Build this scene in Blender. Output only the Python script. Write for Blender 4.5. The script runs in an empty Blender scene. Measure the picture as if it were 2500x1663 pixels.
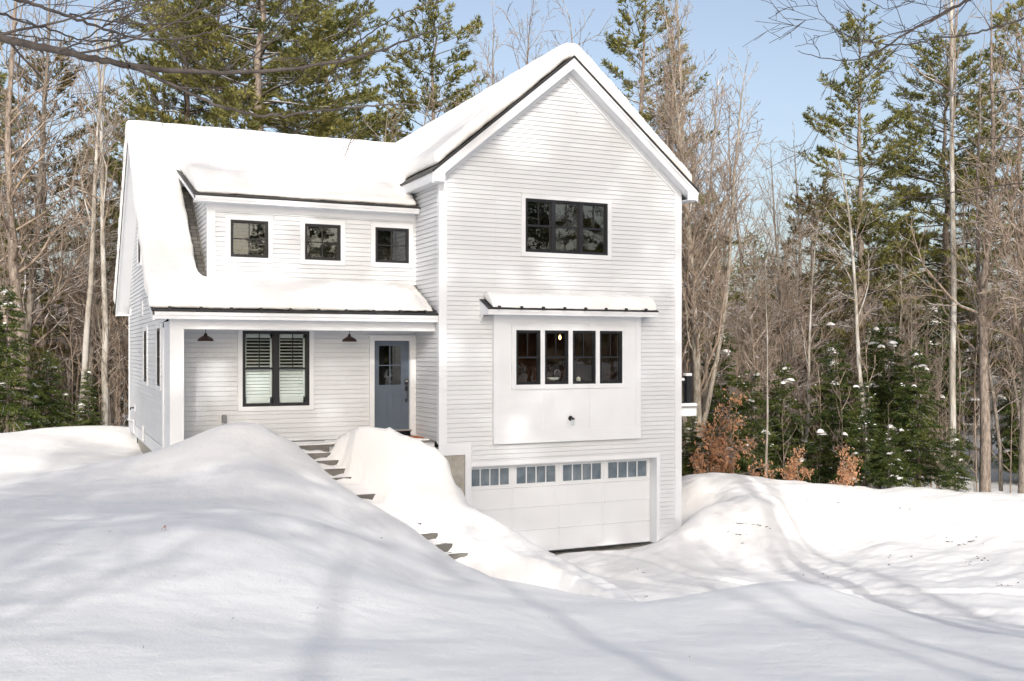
import bpy, math, random
import numpy as np
from mathutils import Vector, Matrix, noise
PI = math.pi
random.seed(7)
scene = bpy.context.scene
COL = scene.collection
# ------------------------------------------------------------------ camera geometry (camera stands at the origin)
F = 2479.5; TH = math.radians(24.79); HY = 857.2
S_, C_ = math.sin(TH), math.cos(TH)
def at(px, py, d):                    # a direction seen by the camera and a distance -> a point of the place
    u = (px - 1250) / F; v = (HY - py) / F
    return Vector(((S_ + u * C_) * d, (C_ - u * S_) * d, v * d))
def xy(px, d):
    p = at(px, HY, d); return p.x, p.y
# ------------------------------------------------------------------ materials
def mat(name):
    m = bpy.data.materials.new(name); m.use_nodes = True
    nt = m.node_tree; nt.nodes.clear()
    out = nt.nodes.new('ShaderNodeOutputMaterial')
    return m, nt, out
def N(nt, t, **k):
    n = nt.nodes.new(t)
    for a, b in k.items():
        if a.startswith('i_'):
            key = a[2:].replace('_', ' ')
            n.inputs[key].default_value = b
        else: setattr(n, a, b)
    return n
def ramp(nt, stops):
    r = nt.nodes.new('ShaderNodeValToRGB')
    el = r.color_ramp.elements
    while len(el) < len(stops): el.new(0.5)
    for e, (p, c) in zip(el, stops):
        e.position = p; e.color = (*c, 1) if len(c) == 3 else c
    return r
def coords(nt, scale=(1, 1, 1), obj=True):
    tc = nt.nodes.new('ShaderNodeTexCoord'); mp = nt.nodes.new('ShaderNodeMapping')
    mp.inputs['Scale'].default_value = scale
    nt.links.new(tc.outputs['Object'], mp.inputs['Vector'])
    return mp.outputs['Vector']
def simple(name, c1, c2=None, rough=.6, sc=3, bump=0, bsc=40, stretch=(1, 1, 1), spec=.4, metallic=0, detail=4):
    m, nt, out = mat(name); L = nt.links.new
    b = N(nt, 'ShaderNodeBsdfPrincipled'); b.inputs['Roughness'].default_value = rough
    b.inputs['Specular IOR Level'].default_value = spec; b.inputs['Metallic'].default_value = metallic
    v = coords(nt, stretch)
    if c2:
        n = N(nt, 'ShaderNodeTexNoise', i_Scale=sc, i_Detail=detail); L(v, n.inputs['Vector'])
        r = ramp(nt, [(.3, c1), (.7, c2)]); L(n.outputs['Fac'], r.inputs['Fac']); L(r.outputs['Color'], b.inputs['Base Color'])
    else: b.inputs['Base Color'].default_value = (*c1, 1)
    if bump:
        n2 = N(nt, 'ShaderNodeTexNoise', i_Scale=bsc, i_Detail=5); L(v, n2.inputs['Vector'])
        bp = N(nt, 'ShaderNodeBump', i_Strength=1.0, i_Distance=bump); L(n2.outputs['Fac'], bp.inputs['Height']); L(bp.outputs['Normal'], b.inputs['Normal'])
    L(b.outputs['BSDF'], out.inputs['Surface'])
    return m
def snow_mat(name, lumps=.03, fine=.006):
    m, nt, out = mat(name); L = nt.links.new
    b = N(nt, 'ShaderNodeBsdfPrincipled'); b.inputs['Roughness'].default_value = .75; b.inputs['Specular IOR Level'].default_value = .15
    b.inputs['Base Color'].default_value = (.90, .885, .862, 1)
    v = coords(nt)
    n1 = N(nt, 'ShaderNodeTexNoise', i_Scale=2.2, i_Detail=4, i_Roughness=.5); L(v, n1.inputs['Vector'])
    n2 = N(nt, 'ShaderNodeTexNoise', i_Scale=38, i_Detail=4, i_Roughness=.6); L(v, n2.inputs['Vector'])
    b1 = N(nt, 'ShaderNodeBump', i_Strength=1, i_Distance=lumps); L(n1.outputs['Fac'], b1.inputs['Height'])
    b2 = N(nt, 'ShaderNodeBump', i_Strength=1, i_Distance=fine); L(n2.outputs['Fac'], b2.inputs['Height']); L(b1.outputs['Normal'], b2.inputs['Normal'])
    L(b2.outputs['Normal'], b.inputs['Normal']); L(b.outputs['BSDF'], out.inputs['Surface'])
    return m
def bark_mat(name, c1, c2, snow=.0, sc=6, stretch=(1, 1, .25), patches=None):
    """bark with streaks; snow lies on whatever faces up"""
    m, nt, out = mat(name); L = nt.links.new
    b = N(nt, 'ShaderNodeBsdfPrincipled'); b.inputs['Roughness'].default_value = .9; b.inputs['Specular IOR Level'].default_value = .1
    v = coords(nt, stretch)
    n = N(nt, 'ShaderNodeTexNoise', i_Scale=sc, i_Detail=6, i_Roughness=.65); L(v, n.inputs['Vector'])
    r = ramp(nt, [(.35, c1), (.65, c2)]); L(n.outputs['Fac'], r.inputs['Fac'])
    col = r.outputs['Color']
    if patches:
        n3 = N(nt, 'ShaderNodeTexNoise', i_Scale=2.3, i_Detail=3); L(v, n3.inputs['Vector'])
        r3 = ramp(nt, [(.48, (0, 0, 0)), (.56, (1, 1, 1))]); L(n3.outputs['Fac'], r3.inputs['Fac'])
        mx = N(nt, 'ShaderNodeMix', data_type='RGBA'); L(r3.outputs['Color'], mx.inputs['Factor']); L(col, mx.inputs['A']); mx.inputs['B'].default_value = (*patches, 1)
        col = mx.outputs['Result']
    if snow:
        g = N(nt, 'ShaderNodeNewGeometry'); sx = N(nt, 'ShaderNodeSeparateXYZ'); L(g.outputs['Normal'], sx.inputs['Vector'])
        v2 = coords(nt); n2 = N(nt, 'ShaderNodeTexNoise', i_Scale=.9, i_Detail=4); L(v2, n2.inputs['Vector'])
        a = N(nt, 'ShaderNodeMath', operation='MULTIPLY_ADD'); L(n2.outputs['Fac'], a.inputs[0]); a.inputs[1].default_value = 1.6; L(sx.outputs['Z'], a.inputs[2])
        t = N(nt, 'ShaderNodeMath', operation='GREATER_THAN'); L(a.outputs[0], t.inputs[0]); t.inputs[1].default_value = snow
        mx = N(nt, 'ShaderNodeMix', data_type='RGBA'); L(t.outputs[0], mx.inputs['Factor']); L(col, mx.inputs['A']); mx.inputs['B'].default_value = (.88, .88, .89, 1)
        col = mx.outputs['Result']
    L(col, b.inputs['Base Color'])
    bp = N(nt, 'ShaderNodeBump', i_Strength=.6, i_Distance=.03); L(n.outputs['Fac'], bp.inputs['Height']); L(bp.outputs['Normal'], b.inputs['Normal'])
    L(b.outputs['BSDF'], out.inputs['Surface'])
    return m
def leaf_mat(name, stops, sc=.8, trans=.25):
    m, nt, out = mat(name); L = nt.links.new
    v = coords(nt)
    n = N(nt, 'ShaderNodeTexNoise', i_Scale=sc, i_Detail=3); L(v, n.inputs['Vector'])
    n2 = N(nt, 'ShaderNodeTexNoise', i_Scale=9, i_Detail=2); L(v, n2.inputs['Vector'])
    a = N(nt, 'ShaderNodeMath', operation='ADD'); L(n.outputs['Fac'], a.inputs[0]); L(n2.outputs['Fac'], a.inputs[1])
    h = N(nt, 'ShaderNodeMath', operation='MULTIPLY'); L(a.outputs[0], h.inputs[0]); h.inputs[1].default_value = .5
    r = ramp(nt, stops); L(h.outputs[0], r.inputs['Fac'])
    d = N(nt, 'ShaderNodeBsdfDiffuse'); tr = N(nt, 'ShaderNodeBsdfTranslucent'); mx = N(nt, 'ShaderNodeMixShader', i_Fac=trans)
    L(r.outputs['Color'], d.inputs['Color']); L(r.outputs['Color'], tr.inputs['Color'])
    L(d.outputs[0], mx.inputs[1]); L(tr.outputs[0], mx.inputs[2]); L(mx.outputs[0], out.inputs['Surface'])
    return m
def glass_mat(name, tint=(.8, .85, .84), ior=2.05, wob=.0012, through=1.0):
    m, nt, out = mat(name); L = nt.links.new
    t = N(nt, 'ShaderNodeBsdfTransparent'); t.inputs['Color'].default_value = (tint[0] * through, tint[1] * through, tint[2] * through, 1)
    g = N(nt, 'ShaderNodeBsdfGlossy'); g.inputs['Roughness'].default_value = .0
    g.inputs['Color'].default_value = (.93, .97, .97, 1)
    v = coords(nt); n = N(nt, 'ShaderNodeTexNoise', i_Scale=3.2, i_Detail=2); L(v, n.inputs['Vector'])
    bp = N(nt, 'ShaderNodeBump', i_Strength=1, i_Distance=wob); L(n.outputs['Fac'], bp.inputs['Height']); L(bp.outputs['Normal'], g.inputs['Normal'])
    f = N(nt, 'ShaderNodeFresnel', i_IOR=ior); mx = N(nt, 'ShaderNodeMixShader')
    L(f.outputs[0], mx.inputs[0]); L(t.outputs[0], mx.inputs[1]); L(g.outputs[0], mx.inputs[2]); L(mx.outputs[0], out.inputs['Surface'])
    return m
def shingle_mat(name):
    m, nt, out = mat(name); L = nt.links.new
    b = N(nt, 'ShaderNodeBsdfPrincipled'); b.inputs['Roughness'].default_value = .95
    tc = N(nt, 'ShaderNodeTexCoord'); sep = N(nt, 'ShaderNodeSeparateXYZ'); cb = N(nt, 'ShaderNodeCombineXYZ')
    L(tc.outputs['Object'], sep.inputs[0]); L(sep.outputs['X'], cb.inputs['X'])
    mu = N(nt, 'ShaderNodeMath', operation='MULTIPLY'); L(sep.outputs['Y'], mu.inputs[0]); mu.inputs[1].default_value = 1.3; L(mu.outputs[0], cb.inputs['Y'])
    br = N(nt, 'ShaderNodeTexBrick', i_Scale=1.0); L(cb.outputs[0], br.inputs['Vector'])
    for k, c in (('Color1', (.20, .19, .17)), ('Color2', (.13, .125, .115)), ('Mortar', (.03, .03, .03))): br.inputs[k].default_value = (*c, 1)
    br.inputs['Brick Width'].default_value = .24; br.inputs['Row Height'].default_value = .15; br.inputs['Mortar Size'].default_value = .008
    L(br.outputs['Color'], b.inputs['Base Color']); bp = N(nt, 'ShaderNodeBump', i_Distance=.02); L(br.outputs['Fac'], bp.inputs['Height']); bp.invert = True
    L(bp.outputs['Normal'], b.inputs['Normal']); L(b.outputs['BSDF'], out.inputs['Surface'])
    return m
def emit(name, c, s):
    m, nt, out = mat(name); e = N(nt, 'ShaderNodeEmission', i_Strength=s); e.inputs['Color'].default_value = (*c, 1)
    nt.links.new(e.outputs[0], out.inputs['Surface']); return m
def siding_mat():
    m, nt, out = mat('white_clapboard'); L = nt.links.new
    b = N(nt, 'ShaderNodeBsdfPrincipled'); b.inputs['Roughness'].default_value = .5; b.inputs['Specular IOR Level'].default_value = .3
    tc = N(nt, 'ShaderNodeTexCoord'); sp = N(nt, 'ShaderNodeSeparateXYZ'); L(tc.outputs['Object'], sp.inputs[0])
    ad = N(nt, 'ShaderNodeMath', operation='ADD'); L(sp.outputs['X'], ad.inputs[0]); L(sp.outputs['Y'], ad.inputs[1])
    az = N(nt, 'ShaderNodeMath', operation='ADD'); L(sp.outputs['Z'], az.inputs[0]); az.inputs[1].default_value = 4.42
    cb = N(nt, 'ShaderNodeCombineXYZ'); L(ad.outputs[0], cb.inputs['X']); L(az.outputs[0], cb.inputs['Y'])
    br = N(nt, 'ShaderNodeTexBrick', i_Scale=1.0); br.offset = .37; br.offset_frequency = 3; L(cb.outputs[0], br.inputs['Vector'])
    for k, c in (('Color1', (.655, .67, .695)), ('Color2', (.69, .705, .73)), ('Mortar', (.57, .58, .60))): br.inputs[k].default_value = (*c, 1)
    br.inputs['Brick Width'].default_value = 3.1; br.inputs['Row Height'].default_value = .107; br.inputs['Mortar Size'].default_value = .0035; br.inputs['Mortar Smooth'].default_value = 0
    n = N(nt, 'ShaderNodeTexNoise', i_Scale=.7, i_Detail=4); L(tc.outputs['Object'], n.inputs['Vector']); r = ramp(nt, [(.3, (.95, .95, .945)), (.7, (1, 1, 1))]); L(n.outputs['Fac'], r.inputs['Fac'])
    mx = N(nt, 'ShaderNodeMix', data_type='RGBA', blend_type='MULTIPLY'); mx.inputs['Factor'].default_value = 1; L(br.outputs['Color'], mx.inputs['A']); L(r.outputs['Color'], mx.inputs['B'])
    L(mx.outputs['Result'], b.inputs['Base Color']); L(b.outputs['BSDF'], out.inputs['Surface']); return m
M = {}
M['snow'] = snow_mat('snow_ground', .035, .008)
M['roofsnow'] = snow_mat('snow_roof', .05, .006)
M['clump'] = snow_mat('snow_clump', .03, .01)
M['siding'] = simple('white_siding', (.76, .765, .77), (.80, .805, .81), .5, 1.3, .0015, 25, (1, 1, 1), .3)
M['siding'] = siding_mat()
M['trim'] = simple('white_trim', (.71, .725, .75), (.74, .755, .78), .45, 2, .0008, 60)
M['black'] = simple('black_window_frame', (.012, .013, .016), (.02, .02, .024), .35, 6)
M['metal'] = simple('dark_metal_roof', (.015, .016, .018), (.03, .03, .034), .45, 6)
M['glass'] = glass_mat('window_glass')
M['clearglass'] = glass_mat('low_window_glass', (.92, .95, .95), 1.55, .0015)
M['gglass'] = simple('frosted_garage_pane', (.085, .12, .155), (.20, .235, .265), .18, 3.5, .002, 6, spec=.6)
M['shingle'] = shingle_mat('asphalt_shingle')
M['concrete'] = simple('concrete', (.30, .28, .24), (.42, .40, .36), .9, 5, .006, 30)
M['stone'] = simple('grey_step_timber', (.10, .095, .085), (.20, .19, .175), .9, 7, .01, 30, (.3, 1, 1))
M['deckboard'] = simple('grey_deck_board', (.16, .15, .14), (.25, .24, .22), .8, 8, .004, 30, (.2, 1, 1))
M['door'] = simple('slate_blue_paint', (.085, .11, .15), (.095, .12, .16), .4, 2)
M['garage'] = simple('white_garage_paint', (.69, .705, .73), (.73, .745, .765), .5, 1.2, .001, 30)
M['nickel'] = simple('brushed_nickel', (.4, .4, .4), None, .35, metallic=.8)
M['bronze'] = simple('dark_bronze', (.03, .017, .013), (.05, .025, .02), .35, 4)
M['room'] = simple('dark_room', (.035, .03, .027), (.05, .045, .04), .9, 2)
M['brownroom'] = simple('brown_cabinet', (.16, .06, .03), (.03, .018, .014), .7, 1.4)
M['shutter'] = simple('white_shutter', (.88, .93, .92), None, .5)
M['mat'] = simple('orange_doormat', (.55, .16, .03), (.35, .10, .03), .95, 30)
M['greybox'] = simple('grey_plastic', (.22, .23, .24), None, .5)
M['clear'] = glass_mat('clear_jar', (.92, .94, .94), 1.5, .001)
M['bulb'] = emit('warm_bulb', (1, .55, .2), 5)
M['greysiding'] = simple('neighbour_grey_siding', (.20, .21, .22), (.24, .25, .26), .8, 3, .01, 5, (.01, .01, 6))
M['bark_grey'] = bark_mat('grey_brown_bark', (.115, .095, .08), (.33, .29, .24), 1.42, 16)
M['bark_snowy'] = bark_mat('snowy_bark', (.18, .155, .125), (.50, .45, .38), 1.2, 14)
M['bark_pale'] = bark_mat('pale_birch_bark', (.20, .18, .15), (.46, .42, .36), 1.5, 12, patches=(.50, .48, .44))
M['bark_dark'] = bark_mat('dark_bark', (.08, .066, .055), (.20, .17, .14), 1.6, 14)
M['bark_pine'] = bark_mat('pine_bark', (.12, .095, .078), (.36, .30, .25), 1.5, 14)
M['twig'] = bark_mat('twig_bark', (.20, .15, .115), (.40, .32, .25), 1.62)
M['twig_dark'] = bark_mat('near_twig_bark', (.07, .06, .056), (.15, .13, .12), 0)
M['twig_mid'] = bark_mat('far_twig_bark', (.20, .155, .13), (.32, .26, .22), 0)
M['needle'] = leaf_mat('pine_needles', [(.3, (.06, .082, .032)), (.45, (.165, .172, .06)), (.62, (.35, .315, .11))])
M['needle2'] = leaf_mat('brownish_pine_needles', [(.3, (.06, .062, .03)), (.5, (.15, .125, .055)), (.68, (.25, .19, .09))])
M['hemlock'] = leaf_mat('hemlock_needles', [(.3, (.016, .034, .014)), (.47, (.055, .085, .027)), (.64, (.20, .215, .062))], 1.1)
M['beech'] = leaf_mat('dry_beech_leaves', [(.3, (.36, .17, .09)), (.5, (.62, .34, .19)), (.7, (.80, .54, .36))], 1.5, .35)
M['hill'] = simple('wooded_hill', (.16, .125, .11), (.30, .26, .25), .95, .05, 2.5, .35, (1, 1, 1), .05)
# ------------------------------------------------------------------ mesh builder
class MB:
    def __init__(s): s.v = []; s.f = []; s.mi = []
    def add(s, vs, fs, mi=0):
        o = len(s.v); s.v += [tuple(p) for p in vs]; s.f += [tuple(i + o for i in f) for f in fs]; s.mi += [mi] * len(fs); return s
    def box(s, x0, x1, y0, y1, z0, z1, mi=0):
        v = [(x0, y0, z0), (x1, y0, z0), (x1, y1, z0), (x0, y1, z0), (x0, y0, z1), (x1, y0, z1), (x1, y1, z1), (x0, y1, z1)]
        return s.add(v, [(0, 3, 2, 1), (4, 5, 6, 7), (0, 1, 5, 4), (1, 2, 6, 5), (2, 3, 7, 6), (3, 0, 4, 7)], mi)
    def pris(s, poly, a, b, ax, mi=0):      # polygon extruded along an axis: ax 'x' poly=(y,z), 'y' poly=(x,z), 'z' poly=(x,y)
        def w(p, t): return (t, p[0], p[1]) if ax == 'x' else (p[0], t, p[1]) if ax == 'y' else (p[0], p[1], t)
        n = len(poly); v = [w(p, a) for p in poly] + [w(p, b) for p in poly]
        f = [tuple(range(n))[::-1], tuple(range(n, 2 * n))] + [(i, (i + 1) % n, n + (i + 1) % n, n + i) for i in range(n)]
        return s.add(v, f, mi)
    def tube(s, pts, rad, n=8, cap=True, mi=0):
        P = [Vector(p) for p in pts]; R = rad if isinstance(rad, (list, tuple)) else [rad] * len(P)
        o = len(s.v); up = Vector((.123, .456, .88)).normalized()
        for i, p in enumerate(P):
            t = (P[min(i + 1, len(P) - 1)] - P[max(i - 1, 0)]).normalized()
            a = t.cross(up); a = a.normalized() if a.length > 1e-4 else Vector((1, 0, 0)); b = t.cross(a)
            for k in range(n):
                q = 2 * PI * k / n; s.v.append(tuple(p + (a * math.cos(q) + b * math.sin(q)) * R[i]))
        for i in range(len(P) - 1):
            for k in range(n):
                s.f.append((o + i * n + k, o + i * n + (k + 1) % n, o + (i + 1) * n + (k + 1) % n, o + (i + 1) * n + k)); s.mi.append(mi)
        if cap:
            s.f.append(tuple(o + k for k in range(n))[::-1]); s.mi.append(mi)
            s.f.append(tuple(o + (len(P) - 1) * n + k for k in range(n))); s.mi.append(mi)
        return s
    def lathe(s, prof, c, n=20, axis='z', mi=0):
        o = len(s.v)
        for r, h in prof:
            for k in range(n):
                q = 2 * PI * k / n; a, b = r * math.cos(q), r * math.sin(q)
                s.v.append((c[0] + a, c[1] + b, c[2] + h) if axis == 'z' else (c[0] + a, c[1] - h, c[2] + b))
        for i in range(len(prof) - 1):
            for k in range(n):
                s.f.append((o + i * n + k, o + i * n + (k + 1) % n, o + (i + 1) * n + (k + 1) % n, o + (i + 1) * n + k)); s.mi.append(mi)
        return s
    def build(s, name, m, parent=None, smooth=False, inv=None):
        me = bpy.data.meshes.new(name); me.from_pydata(s.v, [], s.f); me.update()
        for x in (m if isinstance(m, (list, tuple)) else [m]): me.materials.append(x)
        if any(s.mi): me.polygons.foreach_set('material_index', s.mi)
        if smooth: me.polygons.foreach_set('use_smooth', [True] * len(s.f))
        o = bpy.data.objects.new(name, me); COL.objects.link(o)
        if parent:
            o.parent = parent
            if parent.type == 'EMPTY' and parent.get('_w'): o.matrix_parent_inverse = Matrix.Translation(-Vector(parent.location))
        return o
def raw(name, V, Fc, mats, parent=None, mi=None, smooth=False):
    """fast mesh from numpy arrays; Fc is (n,3) or (n,4)"""
    me = bpy.data.meshes.new(name); V = np.asarray(V, np.float32); Fc = np.asarray(Fc, np.int32)
    n, k = Fc.shape
    me.vertices.add(len(V)); me.vertices.foreach_set('co', V.ravel())
    me.loops.add(n * k); me.loops.foreach_set('vertex_index', Fc.ravel())
    me.polygons.add(n); me.polygons.foreach_set('loop_start', np.arange(0, n * k, k, dtype=np.int32))
    if mi is not None: me.polygons.foreach_set('material_index', np.asarray(mi, np.int32))
    if smooth: me.polygons.foreach_set('use_smooth', np.ones(n, bool))
    me.update(calc_edges=True)
    for m in mats: me.materials.append(m)
    o = bpy.data.objects.new(name, me); COL.objects.link(o)
    if parent: o.parent = parent
    return o
def tag(o, label=None, cat=None, group=None, kind=None):
    if label: o['label'] = label
    if cat: o['category'] = cat
    if group: o['group'] = group
    if kind: o['kind'] = kind
    return o
def thing(name, loc, label, cat, group=None, world=False, rz=0):
    o = bpy.data.objects.new(name, None); COL.objects.link(o); o.location = loc; o.rotation_euler = (0, 0, rz)
    o.empty_display_size = .2
    if world: o['_w'] = 1
    return tag(o, label, cat, group)
# ================================================================== TERRAIN
def tps_fit(P, lam=1e-3):
    P = np.array(P, float); n = len(P); X = P[:, :2] / 10
    d = np.linalg.norm(X[:, None] - X[None], axis=2); K = np.where(d > 0, d * d * np.log(d + 1e-12), 0) + lam * np.eye(n)
    A = np.zeros((n + 3, n + 3)); A[:n, :n] = K; A[:n, n] = 1; A[:n, n + 1:] = X; A[n, :n] = 1; A[n + 1:, :n] = X.T
    return X, np.linalg.solve(A, np.r_[P[:, 2], 0, 0, 0])
def tps_ev(T, x, y):
    X, w = T; n = len(X); q = np.stack([x, y], -1) / 10; out = w[n] + q[..., 0] * w[n + 1] + q[..., 1] * w[n + 2]
    for i in range(n):
        d2 = (q[..., 0] - X[i, 0]) ** 2 + (q[..., 1] - X[i, 1]) ** 2
        out = out + w[i] * .5 * d2 * np.log(d2 + 1e-20)
    return out
def A3(px, py, d): p = at(px, py, d); return (p.x, p.y, p.z)
R3 = [A3(*a) for a in [(-900, 1230, 15), (-300, 1215, 16), (0, 1185, 17.5), (170, 1148, 19.5), (250, 1130, 20.6), (340, 1114, 21.2), (400, 1100, 21.2), (450, 1084, 20.8), (500, 1062, 20.6), (560, 1040, 20.4),
      (600, 1036, 20.3), (630, 1041, 20.2), (665, 1068, 20.1), (700, 1108, 19.9), (735, 1142, 19.7), (800, 1190, 19.2), (870, 1228, 18.5), (960, 1292, 17.8), (1020, 1335, 17.4), (1090, 1363, 17),
      (1180, 1405, 16.3), (1300, 1432, 15.6), (1420, 1457, 15), (1560, 1472, 14), (1650, 1463, 13.7), (1750, 1440, 13.5), (1850, 1420, 13.5), (1930, 1415, 13.5),
      (2000, 1430, 13.3), (2100, 1470, 13), (2200, 1495, 12.7), (2300, 1510, 12.5), (2500, 1527, 12.5), (2700, 1540, 12.5), (3600, 1560, 12.5)]]
NEAR = R3 + [A3(*a) for a in [(0, 1663, 6.1), (600, 1663, 6.2), (1250, 1663, 6.5), (1900, 1663, 7), (2500, 1663, 7.6), (-500, 1500, 8), (3200, 1640, 8.5),
      (600, 1300, 12), (0, 1300, 12.5), (300, 1400, 9.6), (200, 1215, 16), (600, 1150, 17.8), (400, 1170, 18.2), (560, 1085, 19.3), (900, 1400, 11), (1250, 1500, 10.5), (1600, 1560, 9.8),
      (1750, 1500, 11.5), (2050, 1560, 9.8), (2350, 1595, 9.3), (800, 1290, 14.6), (1000, 1420, 13), (1250, 1455, 13.2), (900, 1550, 8.4), (1450, 1600, 8), (2500, 1590, 9.6), (500, 1215, 15.8)]] + [
      (0, -3, -1.95), (8, -6, -2.0), (-10, -4, -1.9), (0, -14, -1.9), (14, -8, -2.3), (-12, 8, -2.0), (22, -4, -2.6)]
FAR = [A3(*a) for a in [(0, 1060, 30), (120, 1042, 30.5), (300, 1040, 31.5), (-300, 1065, 29), (1700, 1160, 28), (1850, 1188, 27), (1830, 1230, 25.3), (1740, 1225, 25.4), (1690, 1252, 25.2), (1690, 1292, 24.2), (1685, 1185, 27), (1900, 1240, 25.5), (1800, 1305, 24.6), (1740, 1345, 24), (2000, 1203, 28), (2120, 1218, 28),
      (2250, 1213, 28.5), (2400, 1228, 28), (2520, 1243, 28), (2700, 1260, 28), (1950, 1330, 25), (2100, 1322, 26), (2300, 1330, 25.7), (2500, 1335, 25.3), (2700, 1340, 25), (2250, 1262, 27.2), (2450, 1275, 27)]] + [
      (*xy(1700, 32), -4.7), (*xy(2000, 33), -4.9), (*xy(2300, 34), -5.0), (*xy(2500, 35), -5.0), (*xy(2450, 50), -5.2), (*xy(2000, 50), -5.2), (*xy(2700, 34), -5.1),
      (0, 24, -2.62), (-6, 24, -2.7), (-12, 24, -2.6), (1.9, 24.5, -2.5), (2, 30, -2.62), (-3, 29, -2.35), (-8, 28, -2.3), (-5, 37, -3.6), (-15, 38, -3.8), (3, 39, -4), (0, 21, -2.9), (-8, 19, -3.1), (2.2, 21.6, -2.3),
      (5, 25, -2.9), (11, 27, -4.8), (5, 30, -3), (4, 21.4, -2.35), (6, 21.5, -2.3), (8, 21.4, -2.6), (6, 18.5, -4.0), (7.7, 18.2, -4.3), (8.8, 17.4, -4.7), (9.2, 21.3, -4.8), (11.5, 21.3, -4.83),
      (13.8, 21.2, -4.8), (14.3, 21.4, -4.68), (14.8, 21.4, -4.5), (15.6, 21.9, -4.3), (11, 19, -4.87), (14, 19, -4.87), (12, 16.5, -4.87), (16, 17, -4.87), (20, 16, -4.87), (24, 14, -4.9), (28, 12, -4.9), (15, 14, -4.87), (18, 11, -4.87),
      (22, 9, -4.87), (19, 19, -4.8), (17, 20.2, -4.72), (26, 18, -4.9), (14, 11, -4.87), (10, 15, -4.87), (2, 17, -3.2), (4, 15, -3.8), (0, 10, -3.5), (16, 33, -4.9)]
TN, TF = tps_fit(NEAR, 2e-3), tps_fit(FAR, 2e-3)
R3a = np.array(R3)
def near_line(L, x, y):
    """closest point on a crest line: distance, its height, which side"""
    best = np.full(x.shape, 1e9); zz = np.zeros(x.shape); side = np.zeros(x.shape)
    for a, b in zip(L[:-1], L[1:]):
        dx, dy = b[0] - a[0], b[1] - a[1]; l2 = dx * dx + dy * dy
        t = np.clip(((x - a[0]) * dx + (y - a[1]) * dy) / l2, 0, 1)
        ex, ey = x - a[0] - t * dx, y - a[1] - t * dy; d = np.hypot(ex, ey)
        m = d < best; best = np.where(m, d, best); zz = np.where(m, a[2] + t * (b[2] - a[2]), zz); side = np.where(m, np.sign(dx * ey - dy * ex), side)
    return best, zz, side
def smax(a, b, k): h = np.clip(.5 + .5 * (a - b) / k, 0, 1); return b * (1 - h) + a * h + k * h * (1 - h)
R4 = np.array([A3(*a) for a in [(700, 1100, 21.9), (785, 1085, 21.75), (808, 1058, 21.6), (850, 1046, 21.45), (900, 1044, 21.25), (950, 1050, 21.1), (1000, 1063, 21.0), (1040, 1080, 21.05), (1070, 1098, 21.1), (1095, 1122, 21.15), (1100, 1150, 21.15),
      (1112, 1180, 21.15), (1135, 1228, 21.05), (1200, 1270, 20.8), (1330, 1350, 20.1), (1450, 1402, 18.9), (1560, 1468, 17.2), (1640, 1500, 15.5)]])
MID = [tuple(p) for p in R4[1:]] + [A3(*a) for a in [(835, 1080, 21.2), (835, 1110, 20.9), (845, 1150, 20.6), (900, 1100, 20.7), (960, 1110, 20.7), (1030, 1135, 20.9), (900, 1170, 20.3), (980, 1180, 20.5), (1050, 1180, 20.9), (930, 1230, 20.2), (1000, 1240, 20.3), (1070, 1240, 20.6),
      (1000, 1280, 20.1), (1080, 1320, 19.8), (1150, 1290, 20.4), (1150, 1350, 19.3), (1200, 1385, 18.6), (1260, 1350, 19.7), (1300, 1415, 17.8), (1350, 1390, 19), (1400, 1440, 16.9), (1500, 1460, 16.2)]]
TM = tps_fit(MID, 2e-3)
# the flight of steps from the porch down to the driveway
STEPX = [(21.9, 5.04), (21.34, 5.06), (21.0, 5.27), (20.7, 5.30), (19.9, 5.75), (19.0, 6.48), (18.7, 6.70), (18.4, 6.97), (17.0, 8.2)]
def stair_x(y): return np.interp(-np.asarray(y), [-a for a, b in STEPX], [b for a, b in STEPX])
NSTEP = 13
SY = [21.62 - .27 * k for k in range(NSTEP)]
def pz(px, py, Y): u = (px - 1250) / F; return (HY - py) / F * Y / (C_ - u * S_)
KY = [21.9, 21.62, 21.34, 21.0, 20.7, 19.9, 19.0, 18.7, 18.4, 17.5]
KZ = [-2.0, pz(737, 1091, 21.62), pz(748, 1108, 21.34), pz(782, 1131, 21.0), pz(790, 1155, 20.7), pz(883, 1216, 19.9), pz(1004, 1298, 19.0), pz(1037, 1328, 18.7), pz(1092, 1352, 18.4), -4.55]
def stair_z(y): return np.interp(-np.asarray(y), [-a for a in KY], KZ)
VIS = {0: .03, 1: .04, 2: .03, 3: .05, 4: .11, 5: .26, 6: .03, 7: .24, 8: .26, 9: .24, 10: .02, 11: .03, 12: .06}
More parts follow.
